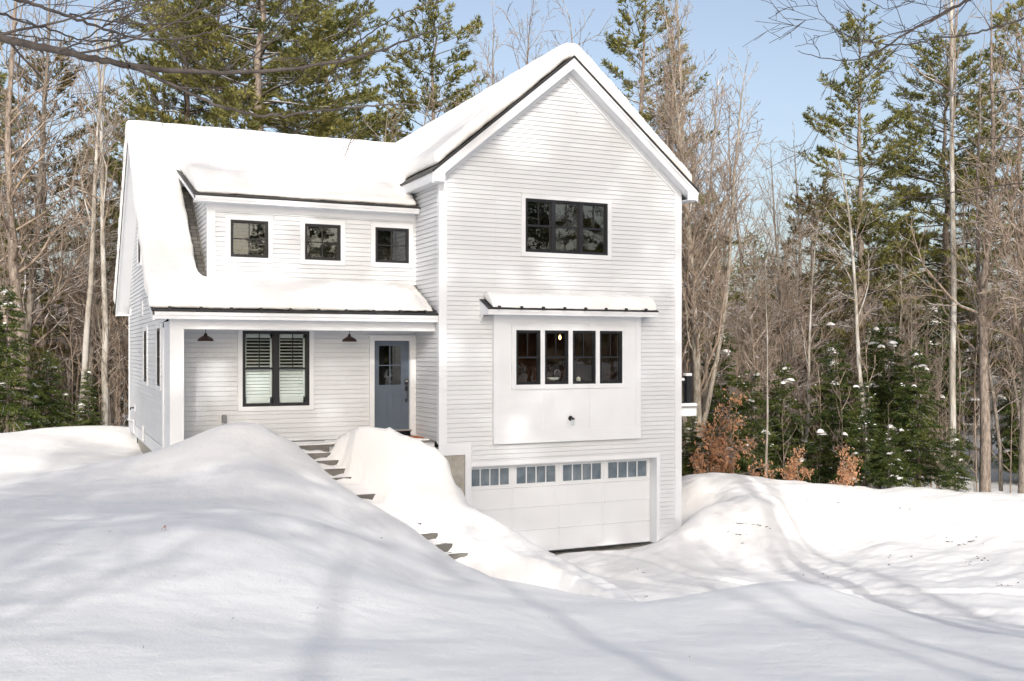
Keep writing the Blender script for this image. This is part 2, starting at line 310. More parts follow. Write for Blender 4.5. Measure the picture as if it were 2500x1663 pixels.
def ground(x, y, detail=True):
    x = np.asarray(x, float); y = np.asarray(y, float)
    zn = tps_ev(TN, x, y); zf = tps_ev(TF, x, y)
    d, cz, side = near_line(R3a, x, y)
    d4, c4, s4 = near_line(R4, x, y); zm = tps_ev(TM, x, y)
    dr = c4 - .25 * d4 - 1.5 * d4 ** 2
    wl_ = np.clip((x - stair_x(y) - .42) / .30, 0, 1); wl_ = wl_ * wl_ * (3 - 2 * wl_)
    inside = np.where(s4 > 0, smax(dr, zf, .10), zm + (c4 - zm) * np.exp(-(d4 / .16) ** 2))
    inside = np.where((y > 22.6) | (x > 14.5), zf, inside) + .04 * wl_ * (1 - wl_) * np.sin(y * 7.3 + np.sin(y * 3.1) * 2) * np.sin(x * 5)
    # between mound and steps on the camera side
    # steps
    xc = stair_x(y); zs = np.full(x.shape, -99.)
    ys = np.array(SY)
    yo = y - .05; k = np.clip(np.floor((21.62 - yo) / .27), -1, NSTEP - 1)     # tread index behind riser k
    tread_front = 21.62 - .27 * (k + 1)
    frac = np.clip((yo - tread_front) / .27, 0, 1)                # 0 at nosing, 1 at the riser behind
    zt = stair_z(tread_front)
    fill = np.vectorize(lambda q: VIS.get(int(q), .08))(k)
    zb_ = stair_z(np.minimum(tread_front + .27, 21.62)) + .03; zt = zt + .008 + (fill + .05 * np.sin(x * 5.3 + k * 2.1) + .03 * np.sin(x * 13 + k)) * frac ** 1.5; zt = np.minimum(zt, zb_ + .02 * np.sin(x * 9)); zt = np.where(fill > .2, smax(zt, stair_z(yo - .02) + .05, .03), zt)
    on = (y < 21.62 + .05) & (y > 18.1)
    wst = np.clip(1.0 - (np.abs(x - xc) - .42) / .2, 0, 1); wst = wst * wst * (3 - 2 * wst) * on
    zf = zf * (1 - wst) + zt * wst
    zf = zf * (1 - wl_) + inside * wl_
    beyond = side > 0
    drop = cz - .30 * d ** 1.6 - .12 * d
    wn = np.clip(d / 1.2, 0, 1); edge = zn * 1.0
    zb = smax(drop, zf, .12)
    # keep the stairs clear of the near bank
    z = np.where(beyond, zb, zn)
    # far blend
    r = np.hypot(x - 8, y - 16); w = np.clip((r - 26) / 16, 0, 1); w = w * w * (3 - 2 * w)
    far = np.where(y > 20, -5.2, np.where(y < 5, -2.2, -2.2 - 3.0 * (y - 5) / 15)) + .9 * np.sin(x * .045 + 1) * np.cos(y * .05)
    z = z * (1 - w) + far * w
    return z
def g1(x, y): return float(ground(np.array([x]), np.array([y]))[0])
def axis(lo, hi, f0, f1, fine, coarse, grow=1.035):
    a = list(np.arange(f0, f1 + 1e-6, fine)); s = fine
    while a[-1] < hi: s = min(s * (grow if a[-1] < f1 + 30 else 1.2), coarse if a[-1] < f1 + 30 else 20); a.append(a[-1] + s)
    s = fine; b = [f0]
    while b[-1] > lo: s = min(s * (grow if b[-1] > f0 - 25 else 1.2), coarse if b[-1] > f0 - 25 else 20); b.append(b[-1] - s)
    return np.array(b[:0:-1] + a)
gx = axis(-160, 320, 1.0, 18, .075, .4); gy = axis(-80, 420, 16.5, 23.2, .045, .25)
GX, GY = np.meshgrid(gx, gy)
GZ = ground(GX, GY)
# surface undulation, lumps on plough banks and ruts of the driveway
def fbm(x, y, sc, sd, oct=3):
    out = np.zeros(x.shape)
    for o in range(oct):
        fx, fy = x * sc * 2 ** o + sd, y * sc * 2 ** o - sd * .7
        xi, yi = np.floor(fx), np.floor(fy); u, v = fx - xi, fy - yi; u = u * u * (3 - 2 * u); v = v * v * (3 - 2 * v)
        def h(a, b): q = np.sin(a * 127.1 + b * 311.7 + o * 17.3) * 43758.5453; return q - np.floor(q)
        out += ((h(xi, yi) * (1 - u) + h(xi + 1, yi) * u) * (1 - v) + (h(xi, yi + 1) * (1 - u) + h(xi + 1, yi + 1) * u) * v - .5) / 2 ** o
    return out
dR, _, sR = near_line(R3a, GX, GY)
stair_m = (np.abs(GX - stair_x(GY)) < .6) & (GY > 18.1) & (GY < 21.8)
amp = np.where(stair_m, .0, 1.0)
GZ += amp * (.10 * fbm(GX, GY, .45, 3.1) + .012 * fbm(GX, GY, 3, 8.2))
drive = np.clip((GX - 9.2) / 1.5, 0, 1) * np.clip((26 - GY) / 2, 0, 1) * (sR > 0) * np.clip((dR - 1) / 1, 0, 1)
GZ += drive * (.05 * fbm(GX * .5 + GY * .35, GY * 1.7 - GX * .4, 1.3, 5.5, 4) + .022 * fbm(GX, GY, 3.5, 1.5, 4) + .03 * np.abs(fbm(GX * .35 + GY * .2, GY * 1.5 - GX * .3, 2.2, 12.5, 3)))
for off in (-.78, .78):
    TR = np.array([(11.3 + off, 21.0, 0), (12.0 + off, 18.5, 0), (14.2 + off * .7, 15.4 + off * .7, 0), (18.5 + off * .3, 12.6 + off, 0), (26, 10 + off, 0)]); tq = near_line(TR, GX, GY)[0]
    GZ -= drive * (.045 * np.exp(-(tq / .13) ** 2) - .02 * np.exp(-((tq - .26) / .09) ** 2))
bankm = np.exp(-((GZ + 4.1) / .45) ** 2) * (GX > 14.6) * (GY > 15) * (GY < 34)
GZ += bankm * (.12 * np.abs(fbm(GX, GY, .9, 9.3, 4)) + .03 * fbm(GX, GY, 4.5, 2.7, 2))
mud = (near_line(R4[10:], GX, GY)[0] < 1.3) & (sR > 0); GZ += np.where(mud, .09 * fbm(GX, GY, 2.6, 4.4, 4), 0) * amp
GZ += np.where(stair_m, .018 * fbm(GX, GY, 6, 2.2, 3), 0)
ny, nx = GX.shape
idx = np.arange(nx * ny).reshape(ny, nx)
Q = np.stack([idx[:-1, :-1], idx[:-1, 1:], idx[1:, 1:], idx[1:, :-1]], -1).reshape(-1, 4)
gobj = raw('ground', np.stack([GX, GY, GZ], -1).reshape(-1, 3), Q, [M['snow']], smooth=True)
tag(gobj, kind='structure')
# far wooded hills
def hill(name, d, w0, w1, hgt, seed):
    V = []; nu, nv = 90, 10
    for j in range(nv):
        for i in range(nu):
            px = w0 + (w1 - w0) * i / (nu - 1); t = j / (nv - 1)
            x, y = xy(px, d + 90 * t)
            V.append((x, y, -12 + (hgt + 12) * math.sin(t * PI / 2) * (1 + .35 * noise.noise(Vector((px * .0022, seed, t)))) + 1.5 * noise.noise(Vector((px * .02, t * 3, seed)))))
    Fc = [(j * nu + i, j * nu + i + 1, (j + 1) * nu + i + 1, (j + 1) * nu + i) for j in range(nv - 1) for i in range(nu - 1)]
    tag(raw(name, V, Fc, [M['hill']], smooth=True), kind='structure')
hill('hill', 170, -2500, 5000, 13, 1.7)
# ================================================================== HOUSE
Y0, YW, Y1, YB_ = 23.09, 21.5, 21.78, 32.64
XL, XR, XE = 2.369, 8.133, 14.605
XA = (XR + XE) / 2; ZR, ZE, XRL = 6.963, 4.015, 7.832; XRR = 2 * XA - XRL; YR = 21.118
XLO, YRD, ZRD, YK, ZK, YPE, ZPE, YBE, ZBE = 1.992, 27.847, 5.567, 22.7, 1.265, 21.498, .841, 32.999, 1.271
YDE, XD, ZDE, YDB, ZDB, XDL = 22.752, 2.95, 3.406, 26.16, 4.52, 3.301
house = thing('house', (8, 24, -4.8), 'white two-storey clapboard farmhouse with black windows and steep gables deep in snow', 'house', world=True)
fr = lambda Y: (lambda u, z, o: (u, Y - o, z))            # a wall facing the camera
lf = lambda X: (lambda u, z, o: (X - o, u, z))            # a wall facing left
rt = lambda X: (lambda u, z, o: (X + o, u, z))
bk = lambda Y: (lambda u, z, o: (u, Y + o, z))
EXPO = .107
def siding(mb, W, z0, z1, uf, holes=()):
    z = z0
    while z < z1 - 1e-6:
        zt = min(z + EXPO - .007, z1); cuts = sorted({z, zt} | {h[k] for h in holes for k in (2, 3) if z < h[k] < zt})
        for a, b in zip(cuts[:-1], cuts[1:]):
            mid = (a + b) / 2; iv = [(None, None)]
            u0a, u1a = uf(a); u0b, u1b = uf(b)
            if u1a <= u0a + .01: continue
            segs = [(u0a, u1a, u0b, u1b)]
            for h in holes:
                if h[2] < mid < h[3]:
                    ns = []
                    for s0, s1, t0, t1 in segs:
                        if h[1] <= max(s0, t0) or h[0] >= min(s1, t1): ns.append((s0, s1, t0, t1)); continue
                        if h[0] > s0: ns.append((s0, h[0], t0, h[0]))
                        if h[1] < s1: ns.append((h[1], s1, h[1], t1))
                    segs = ns
            if a == z:
                for s0, s1, t0, t1 in segs: mb.add([W(s0, a - .007, -.010), W(s1, a - .007, -.010), W(s1, a + .001, -.010), W(s0, a + .001, -.010)], [(0, 1, 2, 3)]); mb.add([W(s0, a, -.010), W(s1, a, -.010), W(s1, a, .015), W(s0, a, .015)], [(0, 1, 2, 3)])
            fa, fb = (a - z) / EXPO, (b - z) / EXPO; oa, ob = .013 * (1 - fa) + .003, .013 * (1 - fb) + .003
            for s0, s1, t0, t1 in segs:
                if t1 < t0: t0 = t1 = (t0 + t1) / 2
                mb.add([W(s0, a, oa), W(s1, a, oa), W(t1, b, ob), W(t0, b, ob)], [(0, 1, 2, 3)])
        z += EXPO
def wbox(mb, W, u0, u1, z0, z1, o0, o1, mi=0):
    v = [W(u0, z0, o0), W(u1, z0, o0), W(u1, z1, o0), W(u0, z1, o0), W(u0, z0, o1), W(u1, z0, o1), W(u1, z1, o1), W(u0, z1, o1)]
    mb.add(v, [(0, 3, 2, 1), (4, 5, 6, 7), (0, 1, 5, 4), (1, 2, 6, 5), (2, 3, 7, 6), (3, 0, 4, 7)], mi)
def sag(xx): return 0
# gable fronts
def wing_u(z):
    top = ZR - .2; a = XA - (top - z) / .8333; b = XA + (top - z) / .8333
    return max(XR, a), min(XE, b)
def main_u(z):                                             # left gable wall, u = Y
    b = YRD + (ZRD - .2 - z) / .8333; a = YRD - (ZRD - .2 - z) / .8333
    if z < 1.1: a = YPE + (z - (ZPE - .16)) / .353 if z > .68 else 23.14
    return max(a, 21.72 if z > .68 else 23.14), min(b, YB_)
TX0, TX1, TZ0, TZ1 = 10.263, 12.486, 2.326, 3.587
BX0, BX1, BZ0, BZ1, YBAY = 9.42, 13.356, -2.134, .86, 21.38
mb = MB()
siding(mb, fr(YW), -4.42, ZR - .2, wing_u, [(TX0, TX1, TZ0, TZ1), (BX0, BX1, BZ0, BZ1), (8.0, 13.98, -5, -2.53), (8.0, 8.9, -2.6, -2.1)])
mb.build('front_wall', M['siding'], house)
mb = MB(); siding(mb, lf(XR), -2.066, ZE + .05, lambda z: (YW, Y0 + .01))
siding(mb, lf(XR), 1.465, ZE - .2, lambda z: (Y0 + .01, 26.4)); mb.build('side_wall', M['siding'], house)
mb = MB()
DW = [(3.776, 4.61), (5.435, 6.274), (7.105, 7.94)]; DZ0, DZ1 = 2.091, 2.92
siding(mb, fr(Y0), 1.465, 3.35, lambda z: (XDL, XR), [(a, b, DZ0, DZ1) for a, b in DW])
siding(mb, lf(XDL), 1.465, 4.5, lambda z: (max(Y0, YDE + (z + .14 - ZDE) / .327), YRD - (ZRD - z) / .8333 + .02))
# cheek stops below the dormer roof
mb.build('dormer_wall', M['siding'], house)
mb = MB()
siding(mb, fr(Y0), -2.066, .72, lambda z: (XL + .1, XR), [(4.037, 5.542, -1.245, .46), (7.06, 8.0, -2.1, .27)]); mb.build('porch_wall', M['siding'], house)
LW1, LW2, LWU = (26.739, 27.578, -.772, .506), (23.562, 24.309, -.78, .506), (28.47, 29.3, 2.351, 3.2)
mb = MB(); siding(mb, lf(XL), -2.066, ZRD - .25, main_u, [LW1, LW2, LWU]); mb.build('left_wall', M['siding'], house)
mb = MB(); siding(mb, rt(XE), -4.42, ZE, lambda z: (YW, 33.4)); siding(mb, bk(33.4), -4.42, ZR - .2, wing_u); siding(mb, bk(YB_), -2.08, ZBE + .2, lambda z: (XL, XR)); mb.build('rear_wall', M['siding'], house)
# trim boards
f = fr(YW)
def part(name, fn, m='trim', parent=None): mb = MB(); fn(mb); return mb.build(name, M[m], parent or house)
part('corner_board', lambda b: (wbox(b, f, XR - .028, XR + .165, -2.10, ZE + .02, .0, .028), b.box(XR - .028, XR, YW, YW + .11, -2.10, ZE - .1)))
part('corner_board', lambda b: (wbox(b, f, XE - .165, XE + .028, -4.62, ZE + .1, .0, .028), b.box(XE, XE + .028, YW, YW + .14, -4.62, ZE - .1)))
part('corner_board', lambda b: wbox(b, lf(XL), YB_ - .12, YB_ + .025, -2.08, 1.1, 0, .026))
part('corner_board', lambda b: (wbox(b, fr(Y0), XDL - .026, XDL + .15, 1.5, 3.33, .0, .028), b.box(XDL - .026, XDL, Y0, Y0 + .12, 1.6, 3.4)))
part('corner_board', lambda b: wbox(b, lf(XL), 23.02, 23.14, -2.08, .5, .0, .03))
part('water_table', lambda b: wbox(b, f, 13.98, 14.44, -4.7, -4.42, 0, .026))
part('water_table', lambda b: (wbox(b, f, XR - .03, 8.897, -2.364, -2.10, .0, .032), wbox(b, f, 8.745, 8.897, -4.8, -2.364, 0, .03)))
part('water_table', lambda b: wbox(b, lf(XL), 21.79, YB_ + .03, -2.37, -2.08, .0, .022))
part('garage_casing', lambda b: (wbox(b, f, 8.897, 13.98, -2.65, -2.533, 0, .035), wbox(b, f, 13.888, 13.98, -4.8, -2.65, -.28, .035), wbox(b, f, 8.76, 13.99, -2.533, -2.525, 0, .05), b.box(8.88, 13.888, YW, YW + .28, -2.66, -2.64), b.box(8.85, 8.9, YW, YW + .28, -4.8, -2.65)))
# porch: closed left side panel, corner post, beam and ceiling
mb = MB(); mb.box(XL + .0, XL + .2, 21.86, 23.05, -2.4, .62); mb.build('porch_side_panel', M['trim'], house)
mb = MB(); mb.box(XL - .012, XL + .262, Y1, 21.99, -2.4, .45); mb.build('porch_post', M['trim'], house)
mb = MB(); mb.box(XL - .012, XR - .002, Y1, 21.96, .451, .70); mb.build('porch_beam', M['trim'], house)
mb = MB(); mb.box(XL + .05, XR - .03, 21.96, Y0 - .022, .50, .54); mb.box(XLO + .03, XR - .03, YPE + .05, Y1, .655, .67); mb.build('porch_ceiling', M['trim'], house)
mb = MB(); mb.box(XL + .02, 8.12, 21.70, Y0, -2.075, -2.04); mb.box(XL + .02, 8.10, 21.75, 21.79, -2.6, -2.075, 1)
mb.build('porch_floor', [M['deckboard'], M['trim']], house)
# foundation and concrete wall
mb = MB(); mb.box(XL + .06, XR, 22.0, YB_ - .02, -5.2, -2.30); mb.build('foundation', M['concrete'], house)
mb = MB(); mb.box(XR + .02, 8.74, YW + .005, YW + .2, -5.2, -2.36); mb.box(XR + .02, XR + .2, YW + .2, 24, -5.2, -2.2)
mb.box(8.44, 8.448, YW - .001, YW + .02, -4.8, -2.37)
mb.lathe([(.0, .004), (.022, .004), (.022, -.002)], (8.46, YW + .005, -2.47), 10, 'y'); mb.build('concrete_wall', M['concrete'], house)
mb = MB(); wbox(mb, lf(XL + .06), 30.4, 31.6, -2.72, -2.38, 0, .02); w = mb.build('basement_window', M['black'], house)
mb = MB(); wbox(mb, lf(XL + .06), 30.47, 31.53, -2.68, -2.42, .02, .022); mb.build('glass', M['glass'], w)
# ---- roofs
def slope(mb, pts, ax, a, b, t0, t1, mi=0):               # boards following a roof line, vertical offsets t0..t1 below it
    up = [(p, q - t0) for p, q in pts]; dn = [(p, q - t1) for p, q in pts][::-1]
    for (p0, q0), (p1, q1) in zip(pts[:-1], pts[1:]):
        mb.pris([(p0, q0 - t0), (p1, q1 - t0), (p1, q1 - t1), (p0, q0 - t1)], a, b, ax, mi)
WL = [(XRL, ZE), (XA, ZR)]; WR_ = [(XA, ZR), (XRR, ZE)]
ML = [(YPE, ZPE), (YK, ZK), (YRD, ZRD)]; MR = [(YRD, ZRD), (YBE, ZBE)]; DL = [(YDE, ZDE), (YDB + .5, ZDB + .163)]
main_roof = MB(); 
for p in (ML[1:], MR): slope(main_roof, p, 'x', XLO, 9.6, 0, .03)
main_roof = main_roof.build('main_roof', M['shingle'], house)
mb = MB(); slope(mb, ML[:2], 'x', XLO, 8.13, 0, .035)
for k in range(10): x = 2.32 + k * .61; slope(mb, [(YPE - .03, ZPE - .01), (YK, ZK)], 'x', x - .02, x + .02, -.05, .0); mb.pris([(YPE - .034, ZPE - .02), (YPE + .06, ZPE + .01), (YPE + .05, ZPE + .075), (YPE - .034, ZPE + .05)], x - .026, x + .026, 'x')
mb.build('porch_roof', M['metal'], house)
wing_roof = MB()
for p in (WL, WR_): slope(wing_roof, p, 'y', YR + .03, 33.7, 0, .03)
wing_roof = wing_roof.build('wing_roof', M['shingle'], house)
mb = MB(); slope(mb, DL, 'x', XD, XR - .03, 0, .03); dormer_roof = mb.build('dormer_roof', M['shingle'], house)
# black drip edges
mb = MB()
for p in (WL, WR_): slope(mb, p, 'y', YR - .014, YR + .03, -.01, .05)
mb.box(XRL - .015, XRL + .03, YR, 23.4, ZE - .045, ZE + .012); mb.box(XRR - .03, XRR + .015, YR, 33.7, ZE - .045, ZE + .012); mb.build('drip_edge', M['metal'], wing_roof)
mb = MB()
for p in (ML, MR): slope(mb, p, 'x', XLO - .012, XLO + .03, -.01, .05 if p is ML else .10)
mb.box(XLO, XR - .04, YPE - .02, YPE + .02, ZPE - .035, ZPE + .006); mb.build('drip_edge', M['metal'], main_roof)
mb = MB(); slope(mb, [(YDE, ZDE), (YDB, ZDB)], 'x', XD - .012, XD + .03, -.006, .03); mb.box(XD, XR - .03, YDE - .014, YDE + .02, ZDE - .03, ZDE + .004); mb.build('drip_edge', M['metal'], dormer_roof)
# white rake boards, fascias and soffits
mb = MB()
for p in (WL, WR_):
    slope(mb, p, 'y', YR + .004, YR + .06, .045, .115); slope(mb, p, 'y', YR + .03, YR + .06, .115, .29)
    slope(mb, p, 'y', YR + .06, YW + .0, .235, .255); pass
slope(mb, [(XR, ZR - .8333 * (XA - XR)), (XA, ZR)], 'y', YW - .035, YW - .001, .255, .43); slope(mb, [(XA, ZR), (XE, ZR - .8333 * (XE - XA))], 'y', YW - .035, YW - .001, .255, .43)
slope(mb, [(XRL + .02, ZE), (XRL + .34, ZE + .267)], 'y', YR + .06, 33.6, .24, .26)
mb.box(XRL + .01, XRL + .045, YR + .062, 23.4, ZE - .245, ZE - .04); mb.box(XRR - .045, XRR - .01, YR + .062, 33.6, ZE - .245, ZE - .04)
mb.box(XRL + .03, XR - .02, YR + .064, 25.5, ZE - .24, ZE - .225); mb.box(XE + .02, XRR - .03, YR + .064, 33.6, ZE - .24, ZE - .225)
mb.pris([(XRL + .012, ZE - .24), (XRL + .3, ZE - .24), (XRL + .3, ZE + .0)], YR + .034, YR + .058, 'y')
mb.pris([(XRR - .012, ZE - .24), (XRR - .3, ZE - .24), (XRR - .3, ZE + .0)], YR + .034, YR + .058, 'y')
mb.build('rake_board', M['trim'], wing_roof)
mb = MB()
for p in (ML, MR):
    slope(mb, p, 'x', XLO + .004, XLO + .04, .05, .22); slope(mb, p, 'x', XLO + .04, XL - .0, .17, .19)
mb.box(XLO + .006, XR - .032, YPE + .0, YPE + .035, ZPE - .115, ZPE - .045); mb.box(XLO + .006, XR - .032, YPE + .022, YPE + .05, ZPE - .19, ZPE - .115)
mb.box(XLO + .006, XL, YBE - .04, YBE - .006, ZBE - .21, ZBE - .05)
mb.pris([(YPE + .05, ZPE - .19), (YPE + .5, ZPE - .19), (YPE + .5, ZPE - .0)], XLO + .008, XLO + .036, 'x')
mb.box(XLO + .03, XL - .02, YBE - .4, YBE - .04, ZBE - .21, ZBE - .2)
mb.build('rake_board', M['trim'], main_roof)
mb = MB(); dl2 = [(YDE, ZDE), (YDB, ZDB)]
slope(mb, dl2, 'x', XD + .004, XD + .035, .03, .13); mb.box(XD + .006, XR - .032, YDE, YDE + .03, ZDE - .10, ZDE - .04); mb.box(XD + .006, XR - .032, YDE + .016, YDE + .04, ZDE - .155, ZDE - .10)
mb.box(XD + .03, XR - .032, YDE + .04, Y0 - .0, ZDE - .15, ZDE - .135); slope(mb, dl2, 'x', XD + .035, XDL, .11, .125)
mb.box(XDL + .0, XR - .03, Y0 - .03, Y0, ZDE - .30, ZDE - .15)
mb.pris([(Y0, 3.2), (Y0, ZDE + .05), (YDB - .3, ZDB - .12), (YDB - .3, 4.0)], XDL - .01, XDL + .02, 'x')
mb.build('rake_board', M['trim'], dormer_roof)
# ---- windows
def window(parent, W, u0, u1, z0, z1, n=1, style='hung', cas=(.105, .105, .105, .105), label=None, room='room', rdepth=2.2, shut=False, fw=.05, gapped=None):
    units = gapped or [(u0 + (u1 - u0) * k / n, u0 + (u1 - u0) * (k + 1) / n) for k in range(n)]
    cb = MB(); l_, r_, b_, t_ = cas
    wbox(cb, W, u0 - l_, u1 + r_, z1, z1 + t_, 0, .036); wbox(cb, W, u0 - l_, u1 + r_, z0 - b_, z0, 0, .036)
    wbox(cb, W, u0 - l_, u0, z0, z1, 0, .036); wbox(cb, W, u1, u1 + r_, z0, z1, 0, .036)
    wbox(cb, W, u0 - l_ - .015, u1 + r_ + .015, z1 + t_, z1 + t_ + .012, 0, .055)
    if gapped:
        for (a, b), (c, d) in zip(gapped[:-1], gapped[1:]): wbox(cb, W, b, c, z0, z1, -.07, .034)
    w = cb.build('window', M['trim'], parent)
    if label: w['label'] = label
    for a, b in units:
        mb = MB(); gl = MB(); mun = MB()
        for q in ((a, b, z0, z0 + fw), (a, b, z1 - fw, z1), (a, a + fw, z0 + fw, z1 - fw), (b - fw, b, z0 + fw, z1 - fw)): wbox(mb, W, *q, -.07, .022)
        zi0, zi1, a2, b2 = z0 + fw, z1 - fw, a + fw, b - fw; sw = .022
        zm = (z0 + z1) / 2
        for q in ((a2, b2, zi0, zi0 + sw), (a2, b2, zi1 - sw, zi1), (a2, a2 + sw, zi0 + sw, zi1 - sw), (b2 - sw, b2, zi0 + sw, zi1 - sw)): wbox(mb, W, *q, -.06, -.004)
        if style == 'hung':
            wbox(mb, W, a2, b2, zm - .022, zm + .022, -.065, .004)
            wbox(mun, W, (a2 + b2) / 2 - .009, (a2 + b2) / 2 + .009, zm + .022, zi1 - sw, -.03, -.008)
        else:
            wbox(mun, W, (a2 + b2) / 2 - .009, (a2 + b2) / 2 + .009, zi0 + sw, zi1 - sw, -.03, -.008); wbox(mun, W, a2 + sw, b2 - sw, zm - .009, zm + .009, -.029, -.009)
        gl.add([W(a2, zi0, -.034), W(b2, zi0, -.034), W(b2, zi1, -.034), W(a2, zi1, -.034)], [(0, 1, 2, 3)])
        mb.build('frame', M['black'], w); gl.build('glass', M['clearglass' if (shut or gapped) else 'glass'], w); mun.build('muntin', M['black'], w)
        if shut:
            sb = MB()
            a2, b2 = a + fw + .015, b - fw - .03
            for q in ((a2, a2 + .04, z0 + .06, z1 - .06), (b2 - .04, b2, z0 + .06, z1 - .06), (a2, b2, z0 + .06, z0 + .2), (a2, b2, z1 - .16, z1 - .06)): wbox(sb, W, *q, -.12, -.095)
            z = z0 + .235
            while z < z1 - .18:
                low = z < (z0 + z1) / 2; tl, hh = (.012, .031) if low else (.034, .012)
                wbox(sb, W, a2 + .03, b2 - .03, z - .004, z + .004, -.12 - tl, -.12 + tl)
                sb.add([W(a2 + .04, z - hh, -.12 + tl), W(b2 - .04, z - hh, -.12 + tl), W(b2 - .04, z + hh, -.12 - tl), W(a2 + .04, z + hh, -.12 - tl)], [(0, 1, 2, 3)])
                z += .074
            sb.build('shutter', M['shutter'], w)
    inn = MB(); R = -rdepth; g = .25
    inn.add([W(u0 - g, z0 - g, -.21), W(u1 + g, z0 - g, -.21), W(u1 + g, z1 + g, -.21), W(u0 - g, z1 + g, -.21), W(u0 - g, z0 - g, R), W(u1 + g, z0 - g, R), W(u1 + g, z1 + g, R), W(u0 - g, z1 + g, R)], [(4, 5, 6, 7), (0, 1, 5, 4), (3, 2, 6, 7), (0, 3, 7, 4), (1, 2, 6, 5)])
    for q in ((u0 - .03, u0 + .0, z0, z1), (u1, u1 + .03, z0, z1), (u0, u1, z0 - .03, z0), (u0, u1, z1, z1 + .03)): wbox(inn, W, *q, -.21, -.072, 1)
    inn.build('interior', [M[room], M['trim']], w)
    return w
window(house, fr(YW), TX0, TX1, TZ0, TZ1, 3, label='triple black window high in the front gable')
for (a, b), nm in zip(DW, ('left', 'middle', 'right')): window(house, fr(Y0), a, b, DZ0, DZ1, 1, 'grid', label='%s small square dormer window' % nm, fw=.045)
window(house, fr(Y0), 4.037, 5.542, -1.245, .455, 2, label='double porch window with white shutters behind the glass', shut=True, cas=(.1, .1, .1, .02))
window(house, lf(XL), *LW1, 1, label='rear window of the left wall', fw=.05); window(house, lf(XL), *LW2, 1, label='front window of the left wall')
window(house, lf(XL), *LWU, 1, label='upper window of the left gable', cas=(.08, .08, .08, .08))
# ---- bay
BW = [(9.966, 10.601), (10.711, 11.342), (11.452, 12.083), (12.193, 12.825)]; BWZ = (-.785, .487)
mb = MB(); Wb = fr(YBAY)
def panel_with_hole(mb, W, u0, u1, z0, z1, h, o0, o1):
    wbox(mb, W, u0, u1, z0, h[2], o0, o1); wbox(mb, W, u0, u1, h[3], z1, o0, o1); wbox(mb, W, u0, h[0], h[2], h[3], o0, o1); wbox(mb, W, h[1], u1, h[2], h[3], o0, o1)
panel_with_hole(mb, Wb, BX0, BX1, BZ0, BZ1 + .05, (9.966, 12.825, *BWZ), -.12, 0)
bay = mb.build('bay', M['trim'], house, inv=None)
mb = MB()
wbox(mb, Wb, BX0 - .008, BX1 + .008, BZ0 - .01, -1.86, 0, .014)
for a, b, c, d in ((BX0 - .008, BX0 + .10, -1.86, BZ1), (13.225, BX1 + .008, -1.86, BZ1), (10.70, 10.80, -1.86, -.9), (11.92, 12.02, -1.86, -.9), (10.70, 10.80, .59, BZ1 - .005), (11.92, 12.02, .59, BZ1 - .005)): wbox(mb, Wb, a, b, c, d, 0, .012)
mb.build('batten', M['trim'], bay)
w = window(house, Wb, 9.966, 12.825, *BWZ, gapped=BW, label='row of four narrow bay windows over the garage', cas=(.105, .095, .105, .1), room='brownroom', rdepth=3.0, fw=.045)
mb = MB(); ZB0, ZB1, YBE_ = .973, 1.2, 20.98; bl = [(YBE_, ZB0), (YW, ZB1)]
slope(mb, bl, 'x', 9.1, 13.62, 0, .02)
for k in range(8): x = 9.36 + k * .555; slope(mb, [(YBE_ - .03, ZB0 - .01), (YW, ZB1)], 'x', x - .02, x + .02, -.05, .0); mb.pris([(YBE_ - .065, ZB0 - .03), (YBE_ + .06, ZB0 + .01), (YBE_ + .05, ZB0 + .075), (YBE_ - .065, ZB0 + .045)], x - .028, x + .028, 'x')
mb.box(9.1, 13.62, YBE_ - .012, YBE_ + .012, ZB0 - .028, ZB0 + .006); br = mb.build('bay_roof', M['metal'], house)
mb = MB(); mb.box(9.11, 13.61, YBE_ + .0, YBE_ + .03, ZB0 - .085, ZB0 - .028); mb.box(9.11, 13.61, YBE_ + .016, YBE_ + .04, ZB0 - .145, ZB0 - .085)
mb.pris([(YBE_ + .03, ZB0 - .03), (YW - .02, ZB1 - .03), (YW - .02, ZB0 - .33), (YBE_ + .35, ZB0 - .145), (YBE_ + .03, ZB0 - .145)], 9.112, 9.14, 'x')
mb.pris([(YBE_ + .03, ZB0 - .03), (YW - .02, ZB1 - .03), (YW - .02, ZB0 - .145), (YBE_ + .03, ZB0 - .145)], 13.58, 13.608, 'x')
mb.box(9.14, 13.58, YBE_ + .04, YBAY, ZB0 - .145, ZB0 - .13); mb.build('fascia', M['trim'], br)
# things seen through the bay windows
def ins(name, label, cat): return thing(name, (0, 0, 0), label, cat)
t = thing('hanging_bulb', (11.63, 22.35, .2), 'glowing bare bulb on a cord seen through the second bay window', 'bulb', world=True)
mb = MB(); mb.lathe([(.0, -.05), (.028, -.03), (.036, 0), (.026, .04), (.014, .07), (.0, .08)], (11.63, 22.35, .33), 14); mb.build('bulb', M['bulb'], t, True)
mb = MB(); mb.tube([(11.63, 22.35, .40), (11.63, 22.35, .75)], .006, 6); mb.lathe([(.0, .0), (.02, 0), (.02, .06), (0, .06)], (11.63, 22.35, .40), 10); mb.build('cord', M['black'], t)
t = thing('faucet', (11.05, 21.75, -.75), 'arched silver faucet over the sink behind the second bay window', 'faucet', world=True)
mb = MB(); mb.tube([(11.38, 21.86, -.8), (11.38, 21.86, -.53)] + [(11.38 - .075 + .075 * math.cos(q), 21.86, -.53 + .075 * math.sin(q)) for q in [PI * k / 8 for k in range(1, 9)]] + [(11.23, 21.86, -.60)], .011, 8); mb.build('spout', M['nickel'], t, True)
mb = MB(); mb.lathe([(.03, 0), (.03, .03), (.012, .035)], (11.38, 21.86, -.81), 12); mb.build('base', M['nickel'], t, True)
